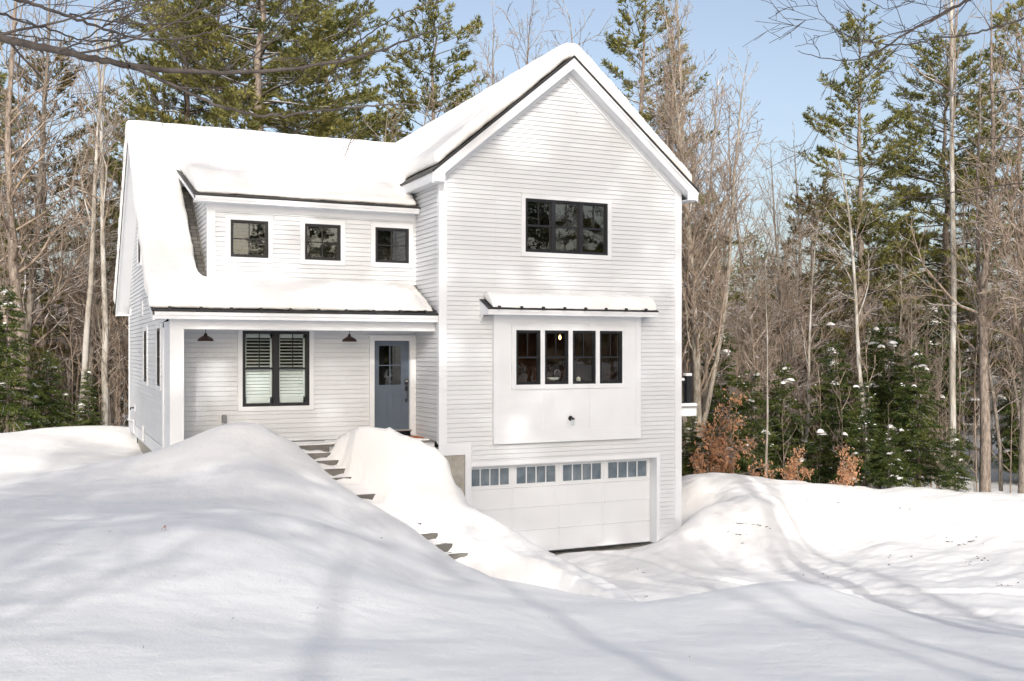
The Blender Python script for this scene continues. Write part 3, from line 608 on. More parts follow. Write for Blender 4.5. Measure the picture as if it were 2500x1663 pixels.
mb = MB(); mb.lathe([(.02, .0), (.12, .03), (.16, .08), (.155, .08), (.11, .035), (0, .02)], (11.16, 21.8, -.72), 20); o = mb.build('dish', M['shutter'], None, True); tag(o, 'pale shallow dish on the sill behind the second bay window', 'dish')
t = thing('soap_bottle', (11.77, 21.65, -.75), 'short cream bottle with a pump behind the third bay window', 'bottle', world=True)
mb = MB(); mb.lathe([(0, 0), (.055, 0), (.055, .10), (.045, .12), (.015, .13), (.015, .14), (0, .14)], (11.77, 21.65, -.76), 16); mb.build('body', simple('cream_bottle', (.75, .72, .6), None, .4), t, True)
mb = MB(); mb.tube([(11.77, 21.65, -.62), (11.77, 21.65, -.585), (11.73, 21.65, -.585)], .006, 6); mb.build('pump', M['black'], t)
# ---- front door
dx0, dx1, dz0, dz1, DY = 7.09, 7.965, -1.86, .246, 23.14
def onY(px, py, Y): u = (px - 1250) / F; k = Y / (C_ - u * S_); return (S_ + u * C_) * k, (HY - py) / F * k
mb = MB(); Wd = fr(DY); gx0, gz1 = onY(925, 844.6, DY); gx1_, gz0 = onY(979, 939.3, DY)
panel_with_hole(mb, Wd, dx0, dx1, dz0, dz1, (gx0, gx1_, gz0, gz1), -.045, 0)
cx = (gx0 + gx1_) / 2; cz = (gz0 + gz1) / 2
wbox(mb, Wd, cx - .012, cx + .012, gz0, gz1, -.03, .004); wbox(mb, Wd, gx0, cx - .012, cz - .012, cz + .012, -.03, .003); wbox(mb, Wd, cx + .012, gx1_, cz - .012, cz + .012, -.03, .003)
for px0, px1 in ((924, 946.7), (958.9, 981.4)):
    a, zt = onY(px0, 960.9, DY); b, zb = onY(px1, 1019.8, DY)
    for q in ((a, b, zb, zb + .014), (a, b, zt - .014, zt), (a, a + .014, zb + .014, zt - .014), (b - .014, b, zb + .014, zt - .014)): wbox(mb, Wd, *q, 0, .008)
    wbox(mb, Wd, a + .035, b - .035, zb + .035, zt - .035, 0, .006)
door = mb.build('front_door', M['door'], house)
mb = MB(); mb.add([Wd(gx0, gz0, -.02), Wd(gx1_, gz0, -.02), Wd(gx1_, gz1, -.02), Wd(gx0, gz1, -.02)], [(0, 1, 2, 3)]); mb.build('glass', M['glass'], door)
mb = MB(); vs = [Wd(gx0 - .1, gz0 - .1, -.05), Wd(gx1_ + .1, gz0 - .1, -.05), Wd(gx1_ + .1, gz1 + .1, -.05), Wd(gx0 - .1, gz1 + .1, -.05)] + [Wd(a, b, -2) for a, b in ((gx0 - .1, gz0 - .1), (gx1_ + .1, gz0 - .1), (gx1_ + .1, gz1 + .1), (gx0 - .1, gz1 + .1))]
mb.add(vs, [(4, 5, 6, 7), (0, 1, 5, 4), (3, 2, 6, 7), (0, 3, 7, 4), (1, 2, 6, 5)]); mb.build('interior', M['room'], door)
mb = MB(); kx0, kz1 = onY(988, 926, DY); kx1, kz0 = onY(996, 939, DY); wbox(mb, Wd, kx0, kx1, kz0, kz1, 0, .03); wbox(mb, Wd, kx0 + .015, kx1 - .015, kz0 + .06, kz1 - .02, .03, .033, 1); mb.build('keypad', [M['black'], M['nickel']], door)
mb = MB(); hx0, hz1 = onY(988.6, 942, DY); hx1, hz0 = onY(995, 978.5, DY); wbox(mb, Wd, hx0, hx1, hz1 - .12, hz1, 0, .02)
mb.tube([Wd((hx0 + hx1) / 2, hz1 - .09, .02), Wd((hx0 + hx1) / 2 + .008, hz1 - .11, .055), Wd((hx0 + hx1) / 2 + .008, hz0 + .02, .055), Wd((hx0 + hx1) / 2, hz0 + .01, .0)], .009, 8); wbox(mb, Wd, hx0 + .005, hx1 - .012, hz0 - .03, hz0 + .05, 0, .015); mb.build('handle', M['black'], door)
mb = MB(); Wp = fr(Y0); wbox(mb, Wp, 6.967, 7.07, -2.0, .27, 0, .036); wbox(mb, Wp, 7.985, XR - .02, -2.0, .27, 0, .036); wbox(mb, Wp, 6.967, XR - .02, .27, .36, 0, .036); wbox(mb, Wp, 6.94, XR - .02, .36, .374, 0, .06)
wbox(mb, Wp, 7.07, 7.09, -1.87, .25, -.05, .02); wbox(mb, Wp, 7.965, 7.985, -1.87, .25, -.05, .02); wbox(mb, Wp, 7.07, 7.985, .246, .27, -.05, .02); mb.build('casing', M['trim'], door)
mb = MB(); wbox(mb, Wp, 7.05, 8.0, -1.90, -1.862, -.06, .07); mb.build('threshold', M['nickel'], door)
# ---- garage door
GY_ = 21.78; Wg = fr(GY_); mb = MB(); gxs = [8.9, 10.075, 11.31, 12.57, 13.885]; gzs = [-4.80, -4.27, -3.72, -3.24, -2.66]
wins = []
for i in range(4):
    a, b = gxs[i] + .10, gxs[i + 1] - .10; wins.append((a, b, -3.145, -2.755))
for i in range(4):
    panel = (gxs[i], gxs[i + 1])
    w0 = wins[i]; panel_with_hole(mb, Wg, panel[0], panel[1], gzs[3] + .004, gzs[4], w0, -.04, 0)
    for j in range(3): wbox(mb, Wg, panel[0], panel[1], gzs[j] + .004, gzs[j + 1], -.04, 0)
    # raised stiles
    a0, a1 = gxs[i], gxs[i + 1]
    for q in ((a0 + .004, a0 + .05), (a1 - .05, a1 - .004)):
        for j in range(4): wbox(mb, Wg, *q, gzs[j] + .006, gzs[j + 1] - .002, 0, .008)
    wbox(mb, Wg, a0 + .05, a1 - .05, gzs[3] + .006, gzs[3] + .06, 0, .008); wbox(mb, Wg, a0 + .05, a1 - .05, gzs[0] + .02, gzs[0] + .09, 0, .008); wbox(mb, Wg, a0 + .05, a1 - .05, gzs[3] - .07, gzs[3] - .004, 0, .008)
gd = mb.build('garage_door', M['garage'], house)
for (a, b, c, d) in wins:
    mb = MB(); mb.add([Wg(a, c, -.02), Wg(b, c, -.02), Wg(b, d, -.02), Wg(a, d, -.02)], [(0, 1, 2, 3)])
    for k in (1, 2, 3): x = a + (b - a) * k / 4; wbox(mb, Wg, x - .012, x + .012, c, d, -.015, .006, 1)
    for q in ((a - .02, b + .02, c - .02, c), (a - .02, b + .02, d, d + .02), (a - .02, a, c, d), (b, b + .02, c, d)): wbox(mb, Wg, *q, -.005, .012, 1)
    mb.build('window_pane', [M['gglass'], M['trim']], gd)
mb = MB(); mb.box(8.9, 13.88, 22.3, 22.32, -3.4, -2.6); mb.build('interior', simple('garage_dim', (.22, .25, .28), (.10, .12, .14), .9, 3), gd)
mb = MB(); mb.box(8.9, 13.87, GY_ - .012, GY_ + .03, -4.822, -4.80); mb.build('bottom_seal', M['black'], gd)
# ---- deck on the right side
DKY, DKX = 24.0, 16.86
deck = MB(); deck.box(XE + .03, DKX, DKY, 31, -1.84, -1.60); deck = deck.build('deck', M['trim'], house)
mb = MB(); mb.box(XE + .03, DKX + .05, DKY - .05, 31, -1.60, -1.565); mb.build('deck_floor', M['deckboard'], deck)
mb = MB(); mb.box(DKX - .30, DKX - .16, DKY + .04, DKY + .18, -1.565, -.74); mb.box(DKX - .32, DKX - .14, DKY + .02, DKY + .2, -.74, -.71); mb.build('rail_post', M['black'], deck)
mb = MB(); mb.box(XE + .03, DKX - .3, DKY + .08, DKY + .14, -.90, -.84); mb.box(XE + .03, DKX - .3, DKY + .09, DKY + .13, -1.48, -1.44)
for k in range(17): x = XE + .13 + k * .11; mb.box(x, x + .022, DKY + .1, DKY + .122, -1.44, -.90)
mb.box(DKX - .26, DKX - .2, DKY + .2, 30.8, -.90, -.84); mb.box(DKX - .25, DKX - .21, DKY + .2, 30.8, -1.48, -1.44)
for k in range(50): y = DKY + .26 + k * .125; mb.box(DKX - .24, DKX - .218, y, y + .022, -1.44, -.90)
mb.build('railing', M['black'], deck)
for y in (DKY + 1.6, 30.6): mb = MB(); mb.box(DKX - .74, DKX - .6, y, y + .14, -5.2, -1.84); mb.build('deck_post', M['trim'], deck)
# ---- small fittings of the left wall
mb = MB(); Wl = lf(XL); wbox(mb, Wl, 30.4, 30.56, -1.7, -1.5, .0, .03); mb.tube([Wl(30.5, -1.6, .03), Wl(30.5, -1.6, .12), Wl(30.5, -1.66, .14)], .022, 8, mi=1); mb.build('spigot', [M['trim'], M['black']], house)
mb = MB(); mb.tube([Wl(30.3, -2.3, .05), Wl(30.3, -1.95, .05), Wl(30.6, -1.93, .18)], .03, 8); mb.build('vent_pipe', M['trim'], house); mb = MB(); mb.tube([Wl(27.4, -2.3, .05), Wl(27.4, -1.9, .05)], .03, 8); mb.build('vent_pipe', M['trim'], house)
mb = MB(); wbox(mb, Wl, 27.9, 28.15, .92, 1.3, 0, .04); mb.build('vent_cover', M['trim'], house); mb = MB(); wbox(mb, Wl, 31.9, 32.1, 1.05, 1.25, 0, .04); mb.build('vent_cover', M['trim'], house)
# ---- fixtures hung on the house
def pendant(x, label):
    t = thing('pendant_lamp', (x, 22.4, .5), label, 'lamp', 'barn lamps hanging over the porch')
    mb = MB(); mb.lathe([(.045, 0), (.045, -.012), (.0, -.012)], (0, 0, 0), 14); mb.tube([(0, 0, -.01), (0, 0, -.115)], .006, 6); mb.build('rod', M['bronze'], t)
    mb = MB(); mb.lathe([(.0, .0), (.018, -.002), (.022, -.015), (.032, -.02), (.034, -.045), (.045, -.06), (.075, -.075), (.125, -.105), (.155, -.13), (.166, -.165), (.172, -.178), (.168, -.178), (.15, -.13), (.12, -.108), (.07, -.08), (0, -.07)], (0, 0, -.11), 28); mb.build('lamp_shade', M['bronze'], t, True)
    mb = MB(); mb.lathe([(.0, 0), (.025, -.01), (.03, -.03), (.02, -.055), (0, -.06)], (0, 0, -.19), 12); mb.build('bulb', simple('frosted_bulb', (.7, .7, .66)), t, True)
pendant(3.149, 'dark bronze barn lamp left of the porch window'); pendant(6.294, 'dark bronze barn lamp between the porch window and blue door')
t = thing('wall_lamp', (11.4, YBAY, -1.6), 'small black wall lamp with clear glass jar under the bay windows', 'lamp', world=True)
mb = MB(); wbox(mb, Wb, 11.30, 11.50, -1.72, -1.50, 0, .012); mb.build('mount_plate', M['trim'], t)
mb = MB(); mb.lathe([(.06, .0), (.06, .02), (.045, .035), (.0, .035)], (11.4, YBAY - .012, -1.6), 18, 'y'); mb.tube([(11.4, YBAY - .03, -1.6), (11.4, YBAY - .13, -1.6)], .014, 8)
mb.lathe([(.0, .02), (.04, .02), (.045, -.02), (0, -.02)], (11.4, YBAY - .14, -1.6), 16); mb.build('arm', M['black'], t, False)
mb = MB(); mb.lathe([(.038, -.02), (.042, -.05), (.042, -.16), (.0, -.165)], (11.4, YBAY - .14, -1.6), 16); mb.build('glass_jar', M['clear'], t, True)
t = thing('outlet_box', (3.63, Y0, -1.5), 'grey weatherproof outlet box on the porch wall left of the window', 'outlet', world=True)
mb = MB(); wbox(mb, fr(Y0), 3.545, 3.715, -1.6, -1.39, 0, .022); mb.build('mount_plate', M['trim'], t)
mb = MB(); wbox(mb, fr(Y0), 3.585, 3.69, -1.585, -1.42, .022, .08); wbox(mb, fr(Y0), 3.595, 3.68, -1.42, -1.405, .022, .07); mb.build('cover', M['greybox'], t)
mb = MB(); mb.pris([(7.62, 22.45), (8.09, 22.45), (8.09, 22.98), (7.62, 22.98)], -2.036, -2.02, 'z'); tag(mb.build('doormat', M['mat'], None), 'orange doormat beside the blue front door', 'doormat')
mb = MB(); mb.tube([(11.62, YW - .02, 5.72), (11.62, YW - .07, 5.72), (11.64, YW - .08, 5.68), (11.67, YW - .07, 5.70)], .008, 6); mb.build('hook', M['trim'], house)
# ---- steps
steps = thing('garden_steps', (6.3, 20, -4), 'grey timber steps half buried in snow between two banks', 'steps', world=True)
rng = random.Random(3)
for k in range(NSTEP):
    y = SY[k]; z = float(stair_z(y)); xc = float(stair_x(y)); a = -.0 if k < 6 else .03
    mb = MB(); wd = .58
    x0, x1 = xc - wd, xc + wd; dz = .16
    p = [(x0, y - (x0 - xc) * -a * 0), (x1, y), (x1, y + .2), (x0, y + .2)]
    mb.pris(p, z - .2, z - .004, 'z'); s = mb.build('step', M['stone'], steps)
# ================================================================== SNOW ON ROOFS
def solid_snow(name, solids, voxel, label, cat, smooth=8, disp=.03, parent=None):
    mb = MB()
    for fn in solids: fn(mb)
    o = mb.build(name, M['roofsnow'], parent, True)
    r = o.modifiers.new('r', 'REMESH'); r.mode = 'VOXEL'; r.voxel_size = voxel; r.use_smooth_shade = True
    s = o.modifiers.new('s', 'SMOOTH'); s.iterations = smooth; s.factor = .6
    tx = bpy.data.textures.new(name, 'CLOUDS'); tx.noise_scale = .55; tx.noise_depth = 2
    tf = bpy.data.textures.new(name + '_fine', 'CLOUDS'); tf.noise_scale = .12; tf.noise_depth = 3; e = o.modifiers.new('e', 'DISPLACE'); e.texture = tf; e.strength = disp * .6; e.mid_level = .5; e.texture_coords = 'LOCAL'
    d = o.modifiers.new('d', 'DISPLACE'); d.texture = tx; d.strength = disp; d.mid_level = .5; d.texture_coords = 'LOCAL'
    return tag(o, label, cat)
def prs(poly, a, b, ax): return lambda mb: mb.pris(poly, a, b, ax)
T = .40
mainf = lambda Y: ZRD - .8333 * (YRD - Y)
def P_(lo, top): return lo + top[::-1]
S1 = P_([(YPE + .01, ZPE + .0), (YK, ZK + .01), (YRD, ZRD + .0), (YBE - .05, ZBE + .06)], [(YPE + .09, ZPE + .14), (YPE + .3, ZPE + .42), (YK, ZK + .50), (YRD - .35, ZRD + .14), (YRD, ZRD + .33), (YRD + .35, ZRD + .14), (YBE - .1, ZBE + .45)])
S2 = P_([(25.9, mainf(25.9)), (YRD, ZRD + .0), (YBE - .05, ZBE + .06)], [(25.9, mainf(25.9) + .40), (YRD - .4, ZRD + .20), (YRD, ZRD + .42), (YRD + .4, ZRD + .2), (YBE - .1, ZBE + .5)])
S3 = [(YPE + .0, ZPE - .01), (YK, ZK), (23.04, 1.5), (23.04, 1.61), (22.6, 1.60), (22.15, 1.50), (21.8, 1.31), (21.62, 1.12), (YPE + .02, ZPE + .15)]
S3m = [(YPE + .0, ZPE - .01), (YK, ZK), (23.04, 1.5), (23.04, 1.61), (22.6, 1.52), (22.15, 1.38), (21.8, 1.2), (YPE + .04, ZPE + .13)]
S3b = [(YPE + .06, ZPE + .02), (YK, ZK), (23.04, 1.5), (23.04, 1.62), (22.6, 1.42), (21.9, 1.12), (YPE + .1, ZPE + .1)]
S4 = [(YDE - .02, ZDE + .0), (YDB + .4, ZDB + .1), (YDB + .5, ZDB + .62), (25.3, 4.62), (24.2, 4.28), (23.5, 4.05), (23.15, 3.88), (22.98, 3.68), (YDE + .02, ZDE + .12)]
def wl(X): return ZR - .8333 * abs(XA - X)
S5 = [(XRL + .08, ZE + .09), (XA, ZR + .03), (XRR - .08, ZE + .09), (XRR - .1, ZE + .42), (XA + .5, wl(XA + .5) + .5), (XA + .14, ZR + .36), (XA - .14, ZR + .36), (XA - .5, wl(XA - .5) + .5), (XRL + .1, ZE + .44)]
def solids_main():
    L = [prs(S1, XLO - .06, 3.03, 'x'), prs(S2, XLO - .06, 9.9, 'x'), prs(S3, XLO - .03, 7.35, 'x'), prs(S3m, 7.2, 7.75, 'x'), prs(S3b, 7.6, XR - .04, 'x'), prs(S4, XD + .05, XR - .05, 'x'), prs(S5, YR + .05, 33.6, 'y')]
    # snow packed in the valley
    def valley(mb):
        import bmesh
        bm = bmesh.new()
        for p in [(7.9, 24.7, 4.1), (8.6, 26.0, 5.05), (7.4, 24.9, 4.6), (9.6, 27.85, 6.0), (7.8, 27.85, 5.92), (9.9, 27.85, 5.6), (7.4, 26.6, 5.0), (8.4, 25.2, 5.0), (8.0, 24.5, 4.5), (8.3, 28.8, 5.0), (9.4, 28.6, 5.5)]: bm.verts.new(p)
        bmesh.ops.convex_hull(bm, input=bm.verts); bm.verts.ensure_lookup_table(); bm.verts.index_update()
        mb.add([tuple(v.co) for v in bm.verts], [tuple(v.index for v in f.verts) for f in bm.faces]); bm.free()
    L.append(valley)
    return L
solid_snow('roof_snow', solids_main(), .075, 'deep smooth snow blanket over the main roof, dormer, porch and wing', 'snow', 7, .05)
S6 = [(YBE_ - .035, ZB0 - .01), (YW - .03, ZB1 + .01), (YW - .03, 1.34), (21.3, 1.35), (21.12, 1.29), (YBE_ + .0, 1.14)]
solid_snow('bay_roof_snow', [prs(S6, 9.2, 13.58, 'x')], .03, 'strip of snow on the small metal roof over the bay windows', 'snow', 6, .02)
mb = MB()
def porch_snow(mb): mb.box(4.3, 5.75, 21.78, 22.45, -2.04, -2.015); mb.pris([(5.75, 21.8), (8.0, 21.8), (7.6, 22.2), (6.3, 22.35), (5.75, 22.45)], -2.04, -1.99, 'z')
solid_snow('porch_snow', [porch_snow], .02, 'thin trodden snow at the front edge of the porch floor', 'snow', 5, .01)
def rail_snow(mb): mb.box(XE + .05, DKX - .34, DKY + .06, DKY + .16, -.84, -.77); mb.box(DKX - .33, DKX - .13, DKY + .01, DKY + .21, -.71, -.63); mb.box(XE + .05, DKX + .02, DKY - .03, DKY + .5, -1.565, -1.48); mb.box(DKX - .28, DKX - .18, DKY + .22, 30.8, -.84, -.77)
solid_snow('deck_snow', [rail_snow], .022, 'snow lying along the deck rail and deck edge', 'snow', 4, .01)
# ================================================================== TREES
rngn = np.random.default_rng(11)
class Tubes:
    def __init__(s): s.V = []; s.F = []; s.n = 0
    def add(s, P, R, k):
        P = np.asarray(P, float); m = len(P); t = np.gradient(P, axis=0); t /= np.linalg.norm(t, axis=1, keepdims=True) + 1e-9
        up = np.array([.31, .77, .21]) if abs(t[0, 2]) > .6 else np.array([.05, .03, 1.])
        a = np.cross(t, up); a /= np.linalg.norm(a, axis=1, keepdims=True) + 1e-9; b = np.cross(t, a)
        q = np.arange(k) * 2 * PI / k
        V = P[:, None] + (a[:, None] * np.cos(q)[None, :, None] + b[:, None] * np.sin(q)[None, :, None]) * np.asarray(R)[:, None, None]
        s.V.append(V.reshape(-1, 3)); i = np.arange(m - 1)[:, None] * k; j = np.arange(k)[None]; j2 = (j + 1) % k
        s.F.append(np.stack([s.n + i + j, s.n + i + j2, s.n + i + k + j2, s.n + i + k + j], -1).reshape(-1, 4)); s.n += m * k
    def data(s): return np.concatenate(s.V), np.concatenate(s.F)
def unit(v): return v / (np.linalg.norm(v) + 1e-9)
def bare(seed, H=17, r0=.16, first=.35, spread=1., dens=1., fork=False, lean=0, levels=3, top_r=.012, sides=7, minr=.0085, snowy=False, upk=.14, seg=1., elr=(.45, 1.1)):
    rg = np.random.default_rng(seed); trunk = Tubes(); crown = Tubes()
    def br(p, d, L, r, lv):
        n = max(3, int(L / (.45 if lv < 2 else .3) / seg)); P = [p]; dd = d.copy()
        for i in range(n):
            dd = unit(dd + rg.normal(0, .16 if lv < 2 else .22, 3) + np.array([0, 0, upk if lv < 2 else .05])); P.append(P[-1] + dd * L / n)
        P = np.array(P); R = np.maximum(np.linspace(r, max(r * .25, minr), n + 1), minr)
        (trunk if lv <= 0 else crown).add(P, R, 6 if lv <= 0 else (4 if lv == 1 else 3))
        if lv >= levels or L < .35 * seg: return
        nc = max(1, int(L / seg * (2.3, 2.7, 3.3, 3)[lv] * dens))
        for c in range(nc):
            t = .18 + .8 * (c + rg.random()) / nc; i = min(int(t * n), n - 1); q = P[i] + (P[i + 1] - P[i]) * (t * n - i)
            base = unit(P[i + 1] - P[i]); v = unit(np.cross(base, rg.normal(0, 1, 3))); ang = rg.uniform(.5, .95)
            br(q, unit(base * math.cos(ang) + v * math.sin(ang)), L * rg.uniform(.28, .55) * (1.15 - .6 * t), max(R[i] * .55, minr), lv + 1)
    def stem(p, d, Hs, r, f, pull=.04):
        n = 16; P = [p]; dd = d.copy()
        for i in range(n): dd = unit(dd + rg.normal(0, .035, 3) + np.array([0, 0, pull])); P.append(P[-1] + dd * Hs / n)
        P = np.array(P); R = np.linspace(1, 0, n + 1) ** .85 * (r - top_r) + top_r; trunk.add(P, R, sides)
        nl = int(Hs / seg * (1 - f) * 2.7 * dens)
        for c in range(nl):
            t = f + (1 - f) * (c + rg.random()) / nl * .99; i = min(int(t * n), n - 1); q = P[i] + (P[i + 1] - P[i]) * (t * n - i)
            az = rg.uniform(0, 2 * PI); el = rg.uniform(*elr); L = Hs * .26 * spread * rg.uniform(.5, 1.1) * (1.15 - .85 * (t - f) / (1 - f))
            br(q, np.array([math.cos(az) * math.cos(el), math.sin(az) * math.cos(el), math.sin(el)]), L, max(R[i] * rg.uniform(.28, .45), .012), 1 if rg.random() < .75 else 0)
        return P, R
    d0 = unit(np.array([lean, 0, 1.]))
    P, R = stem(np.array([0, 0, -.3]), d0, H, r0, first)
    if fork:
        for s in range(fork):
            az = s * 2.4 + rg.uniform(-.4, .4); i = 1 + int(s * .8); stem(P[i], unit(np.array([math.cos(az) * .28, math.sin(az) * .28, 1.])), H * rg.uniform(.7, .95), R[i] * .62, .25, .10)
    return trunk, crown
def needles(C, D, k, ln, wd, up, spread, rg):
    """k slender blades from every tuft centre C leaning along D"""
    n = len(C); c = np.repeat(C, k, 0); d = np.repeat(D, k, 0)
    v = d * spread[0] + rg.normal(0, 1, (n * k, 3)) * spread[1] + np.array([0, 0, up]); v /= np.linalg.norm(v, axis=1, keepdims=True)
    s = np.cross(v, rg.normal(0, 1, (n * k, 3))); s /= np.linalg.norm(s, axis=1, keepdims=True)
    L = ln * rg.uniform(.6, 1.25, (n * k, 1)); W = wd * rg.uniform(.6, 1.3, (n * k, 1))
    V = np.stack([c - s * W * .3, c + v * L * .55 + s * W * .5, c + v * L, c + v * L * .5 - s * W * .5], 1).reshape(-1, 3)
    return V, np.arange(n * k * 4).reshape(-1, 4)
def pine(seed, H=22, r0=.24, first=.28, Lmax=4.2, whorl=.62, nb=5, k=10, ln=.22, wd=.042, tuft=.135, gap=.12):
    rg = np.random.default_rng(seed); trunk = Tubes(); crown = Tubes(); n = 18
    P = np.array([[rg.normal(0, .05), rg.normal(0, .05), -.3 + H * i / n] for i in range(n + 1)]); R = np.linspace(r0, .015, n + 1); trunk.add(P, R, 8)
    Cs, Ds = [], []; z = H * first
    while z < H - .3:
        t = max(0., (z / H - first) / (1 - first)); prof = (min(1, .55 + t * 2.2)) * (1 - t) ** .62 + .10; c0 = rg.uniform(0, 2 * PI)
        for b in range(nb + (1 if rg.random() < .4 else 0)):
            if rg.random() < gap: continue
            az = c0 + b * 2 * PI / nb + rg.normal(0, .25); L = Lmax * prof * rg.uniform(.6, 1.15); el = .05 + .85 * t ** 1.6 + rg.normal(0, .1)
            m = max(4, int(L / .4)); p = np.array([0, 0, z + rg.normal(0, .12)]); pts = [p]; d = np.array([math.cos(az) * math.cos(el), math.sin(az) * math.cos(el), math.sin(el)])
            for i in range(m): d = unit(d + rg.normal(0, .07, 3) + np.array([0, 0, -.03 if i < m * .5 else .13])); pts.append(pts[-1] + d * L / m)
            pts = np.array(pts); rr = np.linspace(max(.018, .013 * L), .006, m + 1); crown.add(pts, rr, 4)
            nsub = int(L / .19)
            for s in range(nsub):
                u = .30 + .7 * (s + rg.random()) / nsub; i = min(int(u * m), m - 1); q = pts[i] + (pts[i + 1] - pts[i]) * (u * m - i); base = unit(pts[i + 1] - pts[i])
                side = unit(np.cross(base, np.array([0, 0, 1.]))) * (1 if s % 2 else -1); l2 = (.25 + .28 * L * (1 - u) + .15) * rg.uniform(.6, 1.2); d2 = unit(base * .75 + side * .8 + np.array([0, 0, rg.uniform(.0, .35)]))
                e = q + d2 * l2 + np.array([0, 0, .06]); crown.add(np.array([q, (q + e) / 2, e]), [.007, .006, .004], 3)
                nt = max(2, int(l2 / tuft))
                for w in range(nt): Cs.append(q + (e - q) * (.3 + .7 * (w + 1) / nt) + rg.normal(0, .03, 3)); Ds.append(d2)
            Cs.append(pts[-1]); Ds.append(d)
        z += whorl * rg.uniform(.75, 1.25)
    return trunk, crown, needles(np.array(Cs), np.array(Ds), k, ln, wd, .45, (.9, .55), rg)
def hemlock(seed, H=7, r0=.09, Lmax=2.0, k=7, first=.09, dens=1., snow=26):
    rg = np.random.default_rng(seed); trunk = Tubes(); crown = Tubes(); n = 10
    P = np.array([[rg.normal(0, .03), rg.normal(0, .03), -.3 + (H + .3) * i / n] for i in range(n + 1)]); trunk.add(P, np.linspace(r0, .008, n + 1), 6); Cs, Ds, Sn = [], [], []
    z = H * first + .1
    while z < H - .15:
        t = z / H; L0 = Lmax * (1 - t) ** .75 * (1 if t > .12 else .75) + .15
        for b in range(6):
            if rg.random() < .12: continue
            az = rg.uniform(0, 2 * PI); L = L0 * rg.uniform(.6, 1.12); m = max(3, int(L / .3)); p = np.array([0, 0, z + rg.normal(0, .08)]); d = np.array([math.cos(az), math.sin(az), .35]); pts = [p]
            for i in range(m): d = unit(d + rg.normal(0, .06, 3) + np.array([0, 0, -.17])); pts.append(pts[-1] + d * L / m)
            pts = np.array(pts); crown.add(pts, np.linspace(.014, .004, m + 1), 3)
            ns = int(L / .085 * dens)
            for s in range(ns):
                u = .12 + .88 * (s + rg.random()) / ns; i = min(int(u * m), m - 1); q = pts[i] + (pts[i + 1] - pts[i]) * (u * m - i); base = unit(pts[i + 1] - pts[i]); side = unit(np.cross(base, np.array([0, 0, 1.]))) * (1 if s % 2 else -1)
                l2 = (.10 + .34 * L * (1 - u) * .8 + .06) * rg.uniform(.6, 1.3); d2 = unit(base * .8 + side * .85 + np.array([0, 0, rg.uniform(-.3, .05)])); nt = max(2, int(l2 / .08))
                for w in range(nt): Cs.append(q + d2 * l2 * (w + .5) / nt + rg.normal(0, .015, 3)); Ds.append(d2)
            if rg.random() < .8: Sn.append((pts[int(m * rg.uniform(.5, .95))], L))
        z += .20 * rg.uniform(.8, 1.2) / dens ** .3
    nd = needles(np.array(Cs), np.array(Ds), k, .12, .030, -.12, (.9, .5), rg)
    # lumps of snow caught on the boughs
    SV, SF = [], []; o = 0; rg.shuffle(Sn)
    for p, L in Sn[:snow]:
        for _ in range(rg.integers(1, 5)):
            big = .40 if rg.random() < .75 else 1.25; a, b, c = rg.uniform(.10, .28) * big, rg.uniform(.07, .2) * big, rg.uniform(.04, .09) * big; ctr = np.array(p) + rg.normal(0, .16, 3) * np.array([1, 1, .3]) + np.array([0, 0, .03]); yaw = rg.uniform(0, 6.3); nl, ng = 6, 9; V = []
            for i in range(nl + 1):
                for j in range(ng):
                    th, ph = PI * i / nl, 2 * PI * j / ng; w = 1 + .22 * math.sin(3 * ph + p[2] * 7) * math.sin(th) + .1 * rg.normal()
                    x, y, zz = a * math.sin(th) * math.cos(ph) * w, b * math.sin(th) * math.sin(ph) * w, c * math.cos(th) * (1.1 if th < PI / 2 else .5)
                    V.append(ctr + np.array([x * math.cos(yaw) - y * math.sin(yaw), x * math.sin(yaw) + y * math.cos(yaw), zz - .25 * (x * x + y * y) / a]))
            SV += V; SF += [(o + i * ng + j, o + i * ng + (j + 1) % ng, o + (i + 1) * ng + (j + 1) % ng, o + (i + 1) * ng + j) for i in range(nl) for j in range(ng)]; o += len(V)
    return trunk, crown, nd, (np.array(SV), np.array(SF))
PROTO = {}
def proto(key, label_cat, trunk, crown, tm, cm, leaf=None, lm=None, snow=None, name='tree'):
    """keep meshes; the first placement and every copy share them"""
    parts = [('trunk', *trunk.data(), [tm])]
    if leaf is None: parts.append(('crown', *crown.data(), [cm]))
    else:
        cv, cf = crown.data(); lv, lfc = leaf; parts.append(('crown', np.concatenate([cv, lv]), np.concatenate([cf, lfc + len(cv)]), [cm, lm], np.r_[np.zeros(len(cf), int), np.ones(len(lfc), int)]))
    if snow is not None and len(snow[0]): parts.append(('snow_load', snow[0], snow[1], [M['clump']]))
    PROTO[key] = (name, label_cat, parts, {})
def place(key, x, y, label, group=None, s=1., rz=None, z=None, tilt=(0, 0), w=None, sz=None):
    name, cat, parts, cache = PROTO[key]
    if z is None: z = g1(x, y) - .05
    t = thing(name, (x, y, z), label, cat, group, rz=random.uniform(0, 6.28) if rz is None else rz); w = w or (1.22 if key in ('pine0', 'pine1', 'pine2', 'pineb') else 1.); t.scale = (s * w, s * w, sz or s)
    t.rotation_euler = (tilt[0], tilt[1], t.rotation_euler[2])
    for p in parts:
        if p[0] not in cache:
            o = raw(p[0], p[1], p[2], p[3], t, p[4] if len(p) > 4 else None, p[0] in ('trunk', 'snow_load')); cache[p[0]] = o
            if p[0] == 'snow_load': o['kind'] = 'stuff'
        else:
            o = cache[p[0]].copy(); COL.objects.link(o); o.parent = t
    return t
